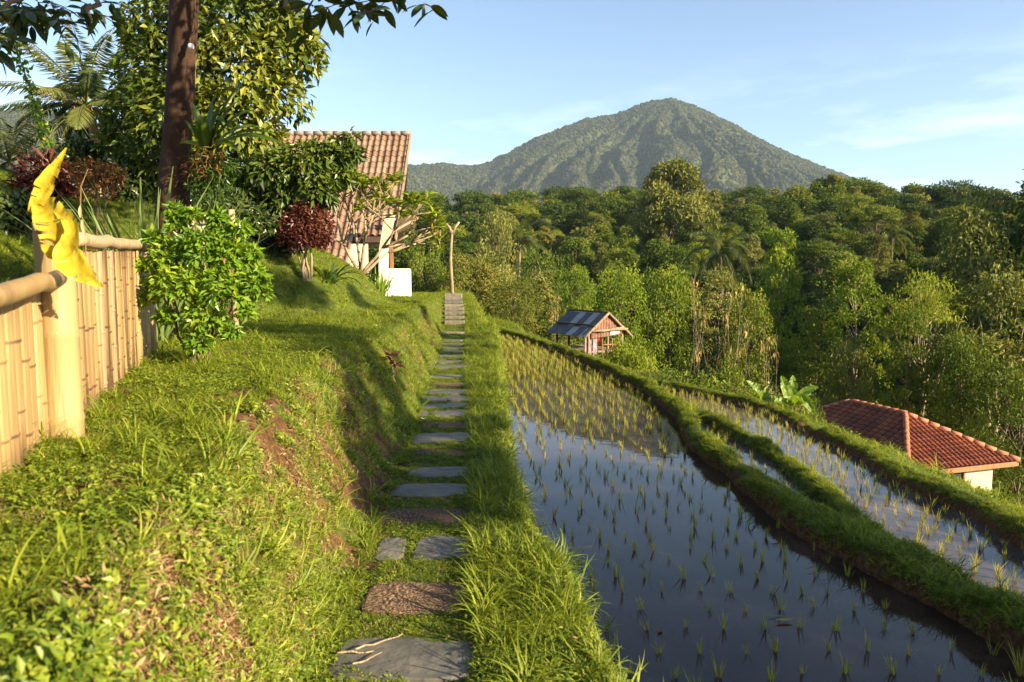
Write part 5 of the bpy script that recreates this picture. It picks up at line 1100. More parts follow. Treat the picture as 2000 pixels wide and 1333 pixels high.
p_ = at(168, 205, 22); palm('coconut_palm', 'tall coconut palm with slender pale trunk on the left', (p_[0] + .1, 22, hgt(p_[0], 22) - .2), p_, 30, 3.0, (-42, 88), (.17, .13), 44, W_=.05, ll=.5)
p_ = gp(20, 352, 16); palm('dwarf_palm', 'low yellow-green palm below the coconut palm at the left edge', p_, p_ + [0, 0, .25], 15, 1.7, (10, 85), (.1, .1), 24, False)
def ipx(name, label, cat, px, py, Y, blobs, leaf, L, W_, n, **k):
    O = gp(px, py, Y); return leafy(name, label, cat, O, blobs_px(O, Y, blobs), leaf, L, W_, n, **k)
ipx('red_shrub', 'dark red-leaved shrub beside the low palm on the left', 'shrub', 95, 400, 13, [(85, 345, 42, 0, .35), (115, 360, 40, .1, .3), (70, 375, 34, 0, .2), (105, 390, 34, 0, .15)], 'red_leaf', .26, .06, 900, v0=.4)
ipx('rust_shrub', 'rust-orange small-leaved shrub between the palm trunk and big trunk', 'shrub', 195, 400, 12, [(180, 345, 36, 0, .4), (210, 350, 34, .1, .35), (190, 375, 32, 0, .25)], 'rust_leaf', .10, .035, 1100, v0=.45)
ipx('dark_shrub', 'dark green leafy shrub behind the red-leaved shrub', 'shrub', 140, 400, 14, [(140, 335, 42, 0, .5), (160, 305, 32, .3, .4)], 'jack', .24, .09, 800, v0=.5)
ipx('dark_shrub', 'dark leafy shrub filling the gap between the rust-orange shrub and the big trunk', 'shrub', 270, 400, 13.5, [(250, 350, 40, 0, .35), (285, 365, 38, .2, .3), (265, 390, 40, 0, .3), (305, 400, 30, .2, .2)], 'jack', .18, .08, 1100, v0=.5)
ipx('dark_shrub', 'dark broad-leaved shrub low behind the yellow leaf', 'shrub', 60, 440, 10.5, [(40, 415, 40, 0, .35), (85, 425, 36, .2, .3), (10, 430, 38, 0, .3)], 'jack', .16, .07, 900, v0=.45)
ipx('dark_shrub', 'dark green shrub right of the big trunk under the broadleaf tree', 'shrub', 440, 440, 10.5, [(420, 400, 45, 0, .3), (460, 420, 45, 0, .3), (400, 430, 36, -.2, .2), (500, 440, 38, .2, .2)], 'jack', .13, .06, 1000, v0=.55)
ipx('dark_shrub', 'low dark hedge in deep shade left of the clipped red bush', 'shrub', 510, 490, 13.6, [(500, 460, 46, 0, .4), (540, 455, 44, .2, .3), (470, 470, 40, -.2, .3), (520, 490, 36, -.2, .3), (560, 480, 30, 0, .25)], 'jack', .14, .06, 1500, v0=.4)
# broadleaf tree in the middle of the garden
bO = gp(440, 470, 14.0)
bt_ = [(300, 60, 88, 0, 1.0), (400, 30, 100, .2, 1.1), (500, 70, 100, 0, 1.1), (570, 110, 62, -.2, .6), (460, 160, 100, -.6, 1.1), (300, 150, 90, -.3, 1.0), (250, 215, 66, 0, .7), (350, 240, 90, -.7, 1.0), (460, 250, 80, -.7, .8), (540, 190, 66, -.3, .6), (230, 130, 36, 0, .25), (610, 90, 24, -.1, .14), (270, 300, 60, -.2, .5), (350, 330, 70, 0, .6), (520, 280, 45, -.3, .4), (205, 255, 38, .2, .3), (400, -70, 120, .4, 1.0), (520, -20, 70, .2, .6), (240, 70, 34, 0, .25), (560, 50, 50, 0, .4), (190, 290, 36, .3, .25), (440, 340, 60, .3, .5)]
t = thing('broadleaf_tree', 'dense glossy broadleaf tree filling the garden left of the tiled house', 'tree', bO); cr, sm = MB(), MB(); tot = 0
tp_ = limb(sm, (0, 0, -.3), at(410, 120, 14.0) - bO, .16, .06, 9, n=9)
for px, py, rad, dy, sh in bt_:
    c_ = at(px + (38 if px < 330 else 12 if px < 430 else -6), py, 14 + dy) - bO; q = rad * .92 * 14 / FPX; limb(sm, tp_[random.randint(3, 7)], c_, .05, .012, 5); nn = int(820 * sh)
    clump_leaves(cr, c_, (q * 1.12, q * 1.1, q * 1.05), nn, .21, .10, .54 + random.uniform(-.14, .2), .55, .5, -.6)
sm.build('trunk', M['bark_dull'], t, True); cr.build('crown', M['glossy'], t)
bO = gp(590, 470, 13.2)
t = thing('broadleaf_tree', 'lower dark glossy broadleaf tree whose crown hides part of the tiled roof', 'tree', bO); cr, sm = MB(), MB()
tp_ = limb(sm, (-.45, .5, -.3), at(565, 340, 13.4) - bO, .09, .04, 8, n=8)
for px, py, rad, dy, sh in [(490, 360, 52, 0, .8), (540, 330, 55, -.2, .9), (600, 310, 55, -.2, .9), (650, 295, 46, 0, .7), (685, 285, 28, 0, .3), (620, 355, 46, -.2, .7), (560, 380, 42, -.2, .6), (500, 395, 38, 0, .4), (690, 252, 12, 0, .05), (670, 330, 26, 0, .25), (640, 375, 24, 0, .2), (480, 325, 40, .2, .5)]:
    c_ = at(px - 6, py + 14, 13.2 + dy) - bO; q = rad * .80 * 13.2 / FPX; limb(sm, tp_[random.randint(3, 6)], c_, .03, .01, 5); clump_leaves(cr, c_, (q * 1.1, q, q), int(620 * sh), .20, .085, .36 + random.uniform(-.1, .15), .7, .45, -.6)
sm.build('trunk', M['bark_dull'], t, True); cr.build('crown', M['glossy'], t)
t = ipx('clipped_bush', 'rounded dark red clipped bush in front of the tiled house', 'bush', 600, 520, 12.9, [(580, 440, 34, 0, .4), (615, 440, 36, 0, .4), (600, 470, 38, -.1, .5), (598, 415, 30, 0, .3), (570, 465, 28, 0, .2), (625, 465, 26, -.1, .2)], 'red_leaf', .085, .045, 2300, v0=.5, stems=5, stem_r=.03, bark='bark_pale')
strap_clump('fern_clump', 'dark arching fern fronds under the clipped red bush', gp(640, 545, 13.6), 34, .85, .07, 'fern', (35, 80), (60, 120), .15)
strap_clump('lily_clump', 'light green lily clump beside the white pillar', gp(738, 578, 22), 46, 1.15, .06, 'banana', (60, 88), (10, 70), .35)
ipx('low_shrub', 'small dark green shrub at the foot of the frangipani', 'shrub', 690, 570, 19.5, [(690, 550, 26, 0, .5), (715, 548, 22, .2, .3), (665, 556, 20, 0, .3)], 'glossy', .14, .05, 600)
ipx('low_shrub', 'pale yellow-green variegated plant below the clipped bush', 'shrub', 600, 535, 15.8, [(600, 515, 14, 0, .5), (607, 520, 10, .2, .3)], 'banana', .12, .05, 110, stems=2)
# frangipani
fO_ = gp(705, 570, 18.0); fr = thing('frangipani', 'spreading frangipani tree with bare forking branches by the house', 'tree', fO_); sm = MB(); lf = MB(); yl_ = MB(); tips = []
def fork(p, d, L, r, lev):
    q = p + nrm(d) * L; q[0] = min(q[0], at(855, 400, 18.0)[0] - fO_[0]); q[2] = min(q[2], 3.3); limb(sm, p, q, r, r * .72, 7, n=4, wob=.08)
    if lev == 0: tips.append((q, nrm(d))); return
    for k in range(random.choice([2, 3, 3])):
        fork(q, nrm(d) * .9 + rng.normal(0, .55, 3) * [1.15, .8, .5] + [0.08, 0, .14], L * random.uniform(.68, .86), r * .7, lev - 1)
random.seed(12); rng = np.random.default_rng(12)
for d_ in ([-.5, 0, 1.0], [.15, -.1, 1.0], [.75, 0, .95], [1.0, .2, .9], [-.15, .3, 1]): fork(np.array([0, 0, 0.0]), np.array(d_), .95, .047, 3)
for q, d_ in tips:
    n_ = random.randint(11, 17); az = rng.uniform(0, 2 * PI, n_); el = rng.uniform(-.3, .8, n_); ax = np.stack([np.cos(az) * np.cos(el), np.sin(az) * np.cos(el), np.sin(el)], -1)
    kites(lf, np.tile(q, (n_, 1)), ax, np.tile([0, 0, 1.0], (n_, 1)) + rng.normal(0, .4, (n_, 3)), rng.uniform(.2, .34, n_), .085, .12, np.clip(rng.normal(.5, .2, n_), 0, 1))
    if random.random() < .16: kites(yl_, q[None], np.array([[random.gauss(0, .5), random.gauss(0, .5), -1]]), np.array([[1.0, 0, .3]]), .28, .1, .12, .6)
sm.build('trunk', M['bark_pale'], fr, True); lf.build('foliage', M['forest_bright'], fr); yl_.build('withered_leaves', M['yellow'], fr)
# forked dead post on the far lawn
po = np.array([*at(882, 576, 30)[:2], 0]); po[2] = hgt(po[0], po[1]); fp_ = thing('forked_post', 'bare pale forked tree post standing at the end of the path', 'post', po)
mb = MB(); P = np.array([at(px, py, 30) - po for px, py in [(884, 578), (882, 545), (880, 510), (881, 480), (883, 455), (884, 450)]]); P[0, 2] = -.15; tube(mb, P, [.085, .075, .068, .062, .06, .06], 10); mb.build('trunk', M['bark_pale'], fp_, True)
for q in ([(883, 458), (878, 445), (868, 434)], [(884, 458), (889, 444), (897, 434)]):
    mb = MB(); tube(mb, [at(a_, b_, 30) - po for a_, b_ in q], [.06, .055, .045], 8); mb.build('limb', M['bark_pale'], fp_, True)
# tiny red plant on the bank, garden posts, planter
p = pick(768, 748); leafy('red_sprig', 'small dark red cordyline growing from the shaded bank beside the path', 'plant', p, [(0, -.05, .22, .10, .10, .12, 1)], 'red_leaf', .12, .035, 40, 2, .01, bark='bark_pale', v0=.35)
mb = MB(); q = gp(570, 572, 15.2); box(mb, (0, 0, .12), .14, .12, .5, None, .5, 0, .015); o = mb.build('wooden_stake', M['timber_dark']); o.location = tuple(q); tag(o, 'short dark wooden stake in the grass mound below the clipped bush', 'stake')
pl_ = thing('clay_planter', 'pale clay planter half hidden behind the bright green bush', 'planter', at(372, 432, 7.8))
mb = MB(); tube(mb, [(0, 0, -.25), (0, 0, -.05), (0, 0, .10), (0, 0, .12)], [.04, .06, .07, .075], 12); mb.build('pot', M['clay'], pl_, True); mb = MB(); tube(mb, [(0, 0, .12), (0, 0, .15)], [.082, .082], 12); mb.build('rim', M['clay'], pl_, True)
gr = thing('garden_rail', 'low brown log rail with posts behind the bright green bush', 'rail', gp(440, 470, 8.2)); gO = np.array(gr.location)
mb = MB(); tube(mb, [at(385, 418, 7.9) - gO, at(460, 452, 8.4) - gO], .035, 8); mb.build('log', M['rail_wood'], gr, True)
for px, py in ((452, 410), (392, 420)):
    a_ = at(px, py, 8.2) - gO; mb = MB(); tube(mb, [a_, [a_[0], a_[1], hgt(a_[0] + gO[0], a_[1] + gO[1]) - gO[2] - .1]], .04, 8); mb.build('post', M['rail_wood'], gr, True)

# ------------------------------------------------------------------ tiled house
hO = np.array([-6.5, 28.0, 0.9]); house = thing('tiled_house', 'house with steep terracotta tile roof behind the garden trees', 'house', hO)
RR = at(800, 262, 30.3); RZ = RR[2]; XR = RR[0]; XL = XR - 6.6
e0 = at(764, 448, 26.4); EZ, EY = e0[2], e0[1]; RY = RR[1]
roof = link('roof', None, house)
mb = MB(); sl = nrm(np.array([0, EY - RY, EZ - RZ])); up_n = nrm(np.array([0, -(RZ - EZ), -(RY - EY)]) * [0, 1, -1]); up_n = nrm(np.cross([1, 0, 0], -sl)); up_n = up_n if up_n[2] > 0 else -up_n
LS = math.hypot(RY - EY, RZ - EZ)
def rpt(x, s, h=0.0): return np.array([x, RY, RZ]) + sl * s + up_n * h - hO
V = [rpt(XL, 0, -.1), rpt(XR, 0, -.1), rpt(XR, LS + .6, -.1), rpt(XL, LS + .6, -.1)]; bk = [np.array([x, RY + 3.9, EZ - .3]) - hO for x in (XL, XR - 1.0)]
V2 = [q - up_n * .09 for q in V]
mb.add(V + V2, [[0, 3, 2, 1], [4, 5, 6, 7], [0, 1, 5, 4], [1, 2, 6, 5], [2, 3, 7, 6], [3, 0, 4, 7]], .5, 0); mb.add([V[0], V[1], bk[1], bk[0]], [[0, 1, 2, 3]], .5, 0)
xm = XR - 6 * .268 - .15; W_ = [rpt(XL, LS + .55, -.11), rpt(xm, LS + .55, -.11), rpt(xm, LS + 2.5, -.11), rpt(XL, LS + 2.5, -.11)]; W2 = [q - up_n * .09 for q in W_]; mb.add(W_ + W2, [[0, 3, 2, 1], [4, 5, 6, 7], [0, 1, 5, 4], [1, 2, 6, 5], [2, 3, 7, 6], [3, 0, 4, 7]]); mb.build('roof_deck', M['timber_dark'], roof)
cw, rl = .268, .36; ncol = int((XR - XL) / cw); nrow = int((LS + .6) / rl); LX = 2.5; nlow = int((LS + LX) / rl)
def pantile():
    mb = MB(); n = 9; u = np.linspace(0, 1, n); prof = .034 * np.sin(u * 2 * PI) ; prof = np.where(u < .5, prof * 1.35, prof * .8)
    V = []
    for s, h in ((-.02, .0), (rl * .55, .018), (rl + .05, .034), (rl + .05, .008)): V += [[(uu - .5) * (cw + .03), s, h + pz_ if not (s > rl and h < .02) else pz_ + .012] for uu, pz_ in zip(u, prof)]
    F = [[r * n + j, r * n + n + j, r * n + n + j + 1, r * n + j + 1] for r in range(3) for j in range(n - 1)]; mb.add(V, F); return mb
tm = pantile(); tile_me = tm.mesh('tile', M['tile_pink'], False)
Mx = Matrix(((-1, 0, 0), tuple(sl), tuple(up_n))).transposed()
cells = [(c, r) for c in range(ncol) for r in range(nrow if c > ncol - 7 else nlow)]
def cell_seen(c, r):
    return 1 if (c >= ncol - 17) else 0
cells.sort(key=lambda q: -(q[0] - (0.2 * q[1])))
VT = np.concatenate(tm.V); FT = [f for fs in tm.F for f in fs]; restmb = MB()
for k, (c, r) in enumerate(cells):
    o_ = rpt(XR - (c_ := (ncol - 1 - c)) * cw - cw / 2, r * rl, -.05)
    if k < 300:
        o = link('tile', tile_me, roof); o.location = tuple(o_ + up_n * random.uniform(0, .008)); o.rotation_euler = (Mx.to_euler()); o.rotation_euler[2] += random.gauss(0, .012)
    else: restmb.add(o_ + VT @ np.array(Mx.transposed()), FT, .5)
o = restmb.build('roof_tiles', M['tile_pink'], roof); o['kind'] = 'stuff'
for k in range(int((XR - XL) / .42)):
    mb = MB(); tube(mb, [(-.235, 0, 0), (.235, 0, .01)], [.105, .12], 10, cap=True); o = mb.build('ridge_cap', M['ridge_grey'], roof, True); o.location = tuple(rpt(XR - .2 - k * .42, -.02, .0))
mb = MB(); beam(mb, rpt(XR + .03, -.12, -.08), rpt(XR + .03, LS + .55, -.08), .05, .26); mb.build('barge_board', M['timber_grey'], roof)
mb = MB(); x0, x1 = XL + .4, XR - 2.6; zt_ = RZ - 1.4
wy = EY + .9
mb.add([np.array(q) - hO for q in [(x0, wy, .4), (x1, wy, .4), (x1, wy, EZ + .3), (x0, wy, EZ + .3), (x0, RY + 3.4, .4), (x1, RY + 3.4, .4), (x1, RY + 3.4, EZ + .3), (x0, RY + 3.4, EZ + .3), (x0, RY, RZ - .6), (x1, RY, RZ - .6)]], [[0, 1, 2, 3], [5, 4, 7, 6], [1, 5, 6, 9, 2], [4, 0, 3, 8, 7]], .5)
mb.build('wall', M['cream'], house)
wn_ = link('window', None, house)
mb = MB(); 
for sx in (-.55, .55): beam(mb, np.array([x1 - 1.6 + sx, wy - .05, 1.9]) - hO, np.array([x1 - 1.6 + sx, wy - .05, 3.1]) - hO, .08, .08)
for sz_ in (1.9, 3.1): beam(mb, np.array([x1 - 2.2, wy - .052, sz_]) - hO, np.array([x1 - 1.0, wy - .052, sz_]) - hO, .08, .08)
mb.build('frame', M['timber'], wn_); mb = MB(); box(mb, np.array([x1 - 1.6, wy - .03, 2.5]) - hO, 1.06, .03, 1.14); mb.build('pane', M['glass'], wn_)
# tapered white column that leans out under the roof corner, timber post, strut
def quad_col(mb, a, b, wa, wb, d):
    a, b = np.asarray(a) - hO, np.asarray(b) - hO; V = []
    for c_, w_ in ((a, wa), (b, wb)): V += [c_ + [-w_ / 2, -d / 2, 0], c_ + [w_ / 2, -d / 2, 0], c_ + [w_ / 2, d / 2, 0], c_ + [-w_ / 2, d / 2, 0]]
    mb.add(V, [[3, 2, 1, 0], [4, 5, 6, 7], [0, 1, 5, 4], [1, 2, 6, 5], [2, 3, 7, 6], [3, 0, 4, 7]])
mb = MB(); c0 = at(747, 585, 25.2); c1 = at(750, 485, 25.2); quad_col(mb, [c0[0], 25.2, .6], c1, .27, .30, .3); mb.build('column', M['white'], house)
mb = MB(); quad_col(mb, c1 + [0, .01, .002], at(762, 418, 25.25), .30, .36, .28); mb.build('column_head', M['cream'], house)
mb = MB(); a_ = at(766, 500, 26.2); beam(mb, np.array([a_[0], 26.2, .8]) - hO, at(762, 425, 26.2) - hO, .13, .13, (0, 1, 0)); mb.build('timber_post', M['timber'], house)
mb = MB(); beam(mb, at(768, 452, 26.0) - hO, at(816, 426, 27.2) - hO, .07, .09); beam(mb, at(764, 430, 26.0) - hO, at(818, 423, 27.6) - hO, .05, .08); mb.build('eave_beam', M['timber_grey'], house)
mb = MB(); P_ = [at(775, 425, 26.2) - hO, at(815, 421, 27.4) - hO, at(806, 440, 27.4) - hO, at(772, 456, 26.2) - hO]; mb.add(P_ + [q + np.array([0, .06, -.04]) for q in P_], [[0, 1, 2, 3], [7, 6, 5, 4], [0, 4, 5, 1], [1, 5, 6, 2], [2, 6, 7, 3], [3, 7, 4, 0]]); mb.build('lower_roof_edge', M['timber_dark'], house)

# white garden pillar
wp = at(780, 582, 26.3); wpz = hgt(wp[0], wp[1]); t = thing('white_pillar', 'stubby whitewashed block pillar on the far lawn beside the house', 'pillar', (wp[0], wp[1], wpz))
mb = MB(); box(mb, (0, 0, .50), .90, .62, 1.12, None, .5, 0, .03); o = mb.build('block', M['white'], t); t.rotation_euler[2] = .12
# standing lantern-like stake beside it
# ------------------------------------------------------------------ field hut
ha = nrm(np.array([.50, -.866, 0])); hb = np.array([.866, .5, 0]); HO = np.array([*at(1155, 690, 28.6)[:2], 0]); HO[2] = hgt(HO[0], HO[1]); hut = thing('field_hut', 'small open field hut with dark and grey sheet roof beside the paddy', 'hut', HO)
apex = at(1179, 612, 27.4) - HO; rl_ = 2.3; hw, drop = .93, .75
def hp(s, t, dz=0.0): return apex - ha * s + hb * t + np.array([0, 0, dz])     # s back along the ridge, t across
def sheet_mesh(name, s0, s1, t0, t1, z0, z1, mat, n, parent):
    mb = MB(); q = np.linspace(0, 1, n * 4 + 1); V = []
    for t__, z__ in ((t0, z0), (t1, z1)): V += [hp(s0 + (s1 - s0) * u, t__, z__ + .018 * math.sin(u * n * 2 * PI)) for u in q]
    k = len(q); V += [v_ - np.array([0, 0, .006]) for v_ in V]
    F = [[i, i + 1, k + i + 1, k + i] for i in range(k - 1)] + [[2 * k + i, 3 * k + i, 3 * k + i + 1, 2 * k + i + 1] for i in range(k - 1)]
    mb.add(V, F); o = mb.build(name, mat, parent, True); return o
roof = link('roof', None, hut); cols = ['sheet_dark', 'sheet_grey', 'sheet_dark', 'sheet_grey', 'sheet_dark', 'sheet_dark']
for i in range(6):
    s0 = -.28 + i * .46; o = sheet_mesh('roof_sheet', s0, s0 + .48, 0, -hw * .74, .012 * (i % 2), -drop * .74 + .012 * (i % 2), M[cols[i]], 5, roof)
    o = sheet_mesh('roof_sheet', s0, s0 + .48, -hw * .66, -hw * 1.22, -drop * .66 - .03 + .012 * (i % 2), -drop * 1.2 + .012 * (i % 2), M[cols[(i + 1) % 6]], 5, roof)
    o = sheet_mesh('roof_sheet', s0, s0 + .48, 0, hw * 1.22, .012 * (i % 2) - .005, -drop * 1.2 + .012 * (i % 2), M['sheet_rust' if i < 2 else 'sheet_dark'], 5, roof)
def pole(name, a, b, r, mat, par=None):
    mb = MB(); a, b = np.asarray(a, float), np.asarray(b, float); t = np.linspace(0, 1, 5)[:, None]; tube(mb, a + (b - a) * t + rng.normal(0, .006, (5, 3)), r, 8); return mb.build(name, M[mat], par if par is not None else hut, True)
pole('ridge_pole', hp(-.3, 0, .05), hp(rl_ + .1, 0, .05), .04, 'timber_dark'); pole('purlin', hp(-.3, -hw * .70, -drop * .70 + .05), hp(rl_ + .1, -hw * .7, -drop * .7 + .05), .03, 'timber_dark')
for sg in (-1, 1): pole('rafter', hp(-.34, sg * -.02, .03), hp(-.34, sg * hw * 1.3, -drop * 1.27), .05, 'timber_grey'); pole('rafter', hp(-.05, 0, -.05), hp(-.05, sg * hw * 1.15, -drop * 1.15), .035, 'timber_grey')
pole('tie_beam', hp(-.36, -hw * .92, -drop * .92), hp(-.36, hw * 1.02, -drop * .84), .045, 'timber_grey'); pole('tie_beam', hp(-.37, -hw * .5, -drop * .95), hp(-.37, hw * .8, -drop * .76), .04, 'bark_pale')
# gable of rusty strips
n_s = 11
for i in range(n_s):
    tt = -hw * .82 + (i + .5) * hw * 1.64 / n_s; top_ = -abs(tt) / hw * drop - .09; bot = -drop * 1.30 + .12 * (i / n_s)
    if top_ - bot < .1: continue
    mb = MB(); w_ = hw * 1.64 / n_s * .49
    P = [hp(-.22, tt - w_, bot), hp(-.22, tt, bot), hp(-.22, tt + w_, bot), hp(-.22, tt + w_, top_), hp(-.22, tt, top_ + .02), hp(-.22, tt - w_, top_)]; P[1] = P[1] + ha * .035; P[4] = P[4] + ha * .035
    mb.add(P + [q - ha * .012 for q in P], [[0, 1, 4, 5], [1, 2, 3, 4], [11, 10, 7, 6], [10, 9, 8, 7], [0, 5, 11, 6], [2, 8, 9, 3], [0, 6, 7, 1], [1, 7, 8, 2]]); mb.build('gable_sheet', M['sheet_rust'], hut)
mb = MB(); P = [hp(-.26, .15, -drop * 1.18), hp(-.26, .62, -drop * 1.08), hp(-.26, .60, -drop * .9), hp(-.26, .13, -drop * .98)]; mb.add(P + [q + ha * .012 for q in P], [[3, 2, 1, 0], [4, 5, 6, 7], [0, 1, 5, 4], [1, 2, 6, 5], [2, 3, 7, 6], [3, 0, 4, 7]]); mb.build('pale_panel', M['sheet_grey'], hut)
for s_, t__ in ((-.15, -hw * .92), (-.15, hw * .92), (rl_ - .25, -hw * .92), (rl_ - .25, hw * .92), (-.15, .1), (1.2, -hw * .92)):
    a_ = hp(s_, t__, -drop * .95); g_ = hgt(a_[0] + HO[0], a_[1] + HO[1]) - HO[2] - .1; pole('post', a_, [a_[0], a_[1], g_], .05, 'timber_grey' if s_ < 0 else 'timber_dark')
a_ = hp(.3, 0, 0); mb = MB(); box(mb, [hp(1.15, 0)[0], hp(1.15, 0)[1], apex[2] - drop - .78], 2.5, 1.9, .06, [ha, hb, [0, 0, 1]], .5, 0, .01); mb.build('platform', M['timber_grey'], hut)
for t__ in (-.25, .25, .55): pole('ladder_rail', hp(-.25, t__, -drop - .25), hp(-.3, t__, -drop - 1.05), .025, 'timber')
pole('ladder_rail', hp(-.25, -.3, -drop - .5), hp(-.25, .6, -drop - .5), .022, 'timber')
for i, (tt, w_, mt, lb) in enumerate([(-.82, .32, 'cloth', 'faded dark cloth hanging in the hut doorway'), (-.48, .22, 'cloth', 'narrow faded cloth beside the red one in the hut'), (-.30, .14, 'cloth_red', 'red cloth hanging under the hut gable')]):
    mb = MB(); nx_ = 9; V = []
    for z_ in (-drop * .98, -drop - .35, -drop - (.95 if mt == 'cloth' else .4)): V += [hp(-.1 - .03 * math.sin(u * 14), tt - w_ / 2 + w_ * u, z_) for u in np.linspace(0, 1, nx_)]
    mb.add(V + [v_ - ha * .006 for v_ in V], [[r * nx_ + j, r * nx_ + j + 1, r * nx_ + nx_ + j + 1, r * nx_ + nx_ + j] for r in range(2) for j in range(nx_ - 1)] + [[27 + r * nx_ + j, 27 + r * nx_ + nx_ + j, 27 + r * nx_ + nx_ + j + 1, 27 + r * nx_ + j + 1] for r in range(2) for j in range(nx_ - 1)]); o = mb.build('hanging_cloth', M[mt], None, True); o.location = tuple(HO); tag(o, lb, 'cloth')

# ------------------------------------------------------------------ red-roofed house below the paddies
u = nrm(np.array([.30, -.954, 0])); v = np.array([.954, .30, 0]); R2 = at(1768, 810, 20.8); R1 = R2 - u * 2.2; R1[2] = R2[2] + .02; hh = 2.05; ED = 1.12
rO = np.array([*(R2 - u * .6)[:2], 0]); rO[2] = hgt(rO[0], rO[1]); rh = thing('red_roof_house', 'small cream house with red hipped tile roof below the lower paddy', 'house', rO)
Cc = R2 + u * hh - v * hh - [0, 0, ED]; Ee = R2 + u * hh + v * hh - [0, 0, ED]; Lc = R1 - u * hh - v * hh - [0, 0, ED]; Bc = R1 - u * hh + v * hh - [0, 0, ED]
def roof_face(name, a, b, c, d, parent, n_rib):
    """corrugated tile face: eave a->b, ridge d->c (c == d for a triangle); ribs run up the slope"""
    a, b, c, d = [np.asarray(q) - rO for q in (a, b, c, d)]; e = nrm(b - a); L = np.linalg.norm(b - a); nn = nrm(np.cross(b - a, (c + d) / 2 - a)); up = np.cross(nn, e)
    H = float(np.dot((c + d) / 2 - a, up)); c0, d0 = float(np.dot(c - a, e)), float(np.dot(d - a, e)); mb = MB(); rows = 12; m_ = n_rib * 6
    V = []; 
    for r in range(rows + 1):
        for k in (0, 1):
            h = H * (r + (k * .98 if r < rows else 0)) / rows
            if r == rows and k: continue
            f = h / H; lo_, hi_ = d0 * f, L + (c0 - L) * f
            row = []
            for j in range(m_ + 1):
                s = L * j / m_; s2 = min(max(s, lo_), hi_); w = .075 * abs(math.sin(s2 / L * n_rib * PI)) + (.022 if k == 0 and r else 0)
                row.append(a + e * s2 + up * h + nn * w)
            V.append(row)
    k_ = m_ + 1; F = [[i * k_ + j, i * k_ + j + 1, (i + 1) * k_ + j + 1, (i + 1) * k_ + j] for i in range(len(V) - 1) for j in range(m_)]
    vv = np.repeat(rng.random(len(V)), k_) * .3 + np.tile(np.repeat(rng.random(n_rib + 1), 6)[:k_], len(V)) * .7
    mb.add(np.array(V).reshape(-1, 3), F, vv); return mb.build(name, M['tile_red'], parent)
roof = link('roof', None, rh)
roof_face('shaded_slope', Lc, Cc, R2, R1, roof, 24); roof_face('sunlit_slope', Cc, Ee, R2, R2, roof, 24); roof_face('back_slope', Ee, Bc, R1, R2, roof, 20); roof_face('back_slope', Bc, Lc, R1, R1, roof, 17)
for a_, b_ in ((R1, R2), (R2, Cc), (R2, Ee), (R1, Lc), (R1, Bc)):
    n_ = max(4, int(np.linalg.norm(b_ - a_) / .3))
    for i in range(n_):
        q0, q1 = a_ + (b_ - a_) * i / n_ - rO, a_ + (b_ - a_) * (i + 1.08) / n_ - rO; mb = MB(); tube(mb, [q0 + [0, 0, .03], q1 + [0, 0, .045]], [.075, .09], 8); mb.build('ridge_tile', M['ridge_red'], roof, True)
wi = .42
c_ = [R2 + u * (hh - wi) + v * s * (hh - wi) for s in (-1, 1)] + [R1 - u * (hh - wi) + v * s * (hh - wi) for s in (1, -1)]; zt_ = Cc[2] + .12
mb = MB(); zb_ = rO[2] - .6
V = [np.array([q[0], q[1], z]) - rO for z in (zb_, zt_) for q in c_]; mb.add(V, [[0, 1, 5, 4], [1, 2, 6, 5], [2, 3, 7, 6], [3, 0, 4, 7]]); mb.build('wall', M['cream'], rh)
mb = MB()
for a_, b_ in ((Cc, Ee), (Ee, Bc), (Bc, Lc), (Lc, Cc)): beam(mb, a_ - rO - [0, 0, .06], b_ - rO - [0, 0, .06], .05, .14)
mb.build('eave_board', M['timber'], rh)
wc = (c_[0] + c_[1]) / 2 - rO; wnd = link('window', None, rh)
mb = MB(); 
for off, w_, h_ in ((-.18, 1.0, .09), (-.95, 1.0, .09)): box(mb, np.array([wc[0], wc[1], zt_ - rO[2] + off]) + u * .03, w_, .08, h_, [v, u, [0, 0, 1]], .5, 0, .01)
for sx in (-.46, 0, .46): box(mb, np.array([wc[0], wc[1], zt_ - rO[2] - .565]) + u * .028 + v * sx, .08, .075, .68, [v, u, [0, 0, 1]], .5, 0, .01)
mb.build('frame', M['timber'], wnd)
mb = MB(); box(mb, np.array([wc[0], wc[1], zt_ - rO[2] - .565]) + u * .006, .9, .02, .7, [v, u, [0, 0, 1]]); mb.build('pane', M['glass'], wnd)

# banana plants beyond the outer bund
def banana(label, px, py, Y, leaves):
    O = at(px, py, Y); O[2] = min(hgt(O[0], O[1]), O[2]); t = thing('banana_plant', label, 'plant', O, 0, None)
    top = at(px, py - 8, Y) - O; mb = MB(); tube(mb, [(0, 0, -.1), top * .5, top], [.07, .055, .035], 9); mb.build('stem', M['banana'], t, True)
    for ex, ey, dy, w_, sag in leaves:
        e_ = at(ex, ey, Y + dy) - O; s = np.linspace(0, 1, 10)[:, None]; P = top + (e_ - top) * s + np.array([0, 0, sag]) * np.sin(s * PI); mb = MB()
        crumple(mb, P, w_ * np.array([.12, .3, .75, 1, 1, 1, .95, .8, .5, .05]), (random.gauss(0, .5), -.8, .5), random.randrange(900), .05, 0, 60, 7, 6); mb.build('leaf', M['banana'], t)
banana('larger banana plant with broad upright leaves behind the outer bund', 1545, 803, 15.2, [(1525, 733, 0, .26, .02), (1549, 732, .1, .24, .02), (1600, 757, -.1, .2, .12), (1592, 812, -.3, .24, .25), (1512, 786, -.1, .16, .08), (1570, 790, -.4, .2, .12), (1585, 770, .3, .16, .12)])
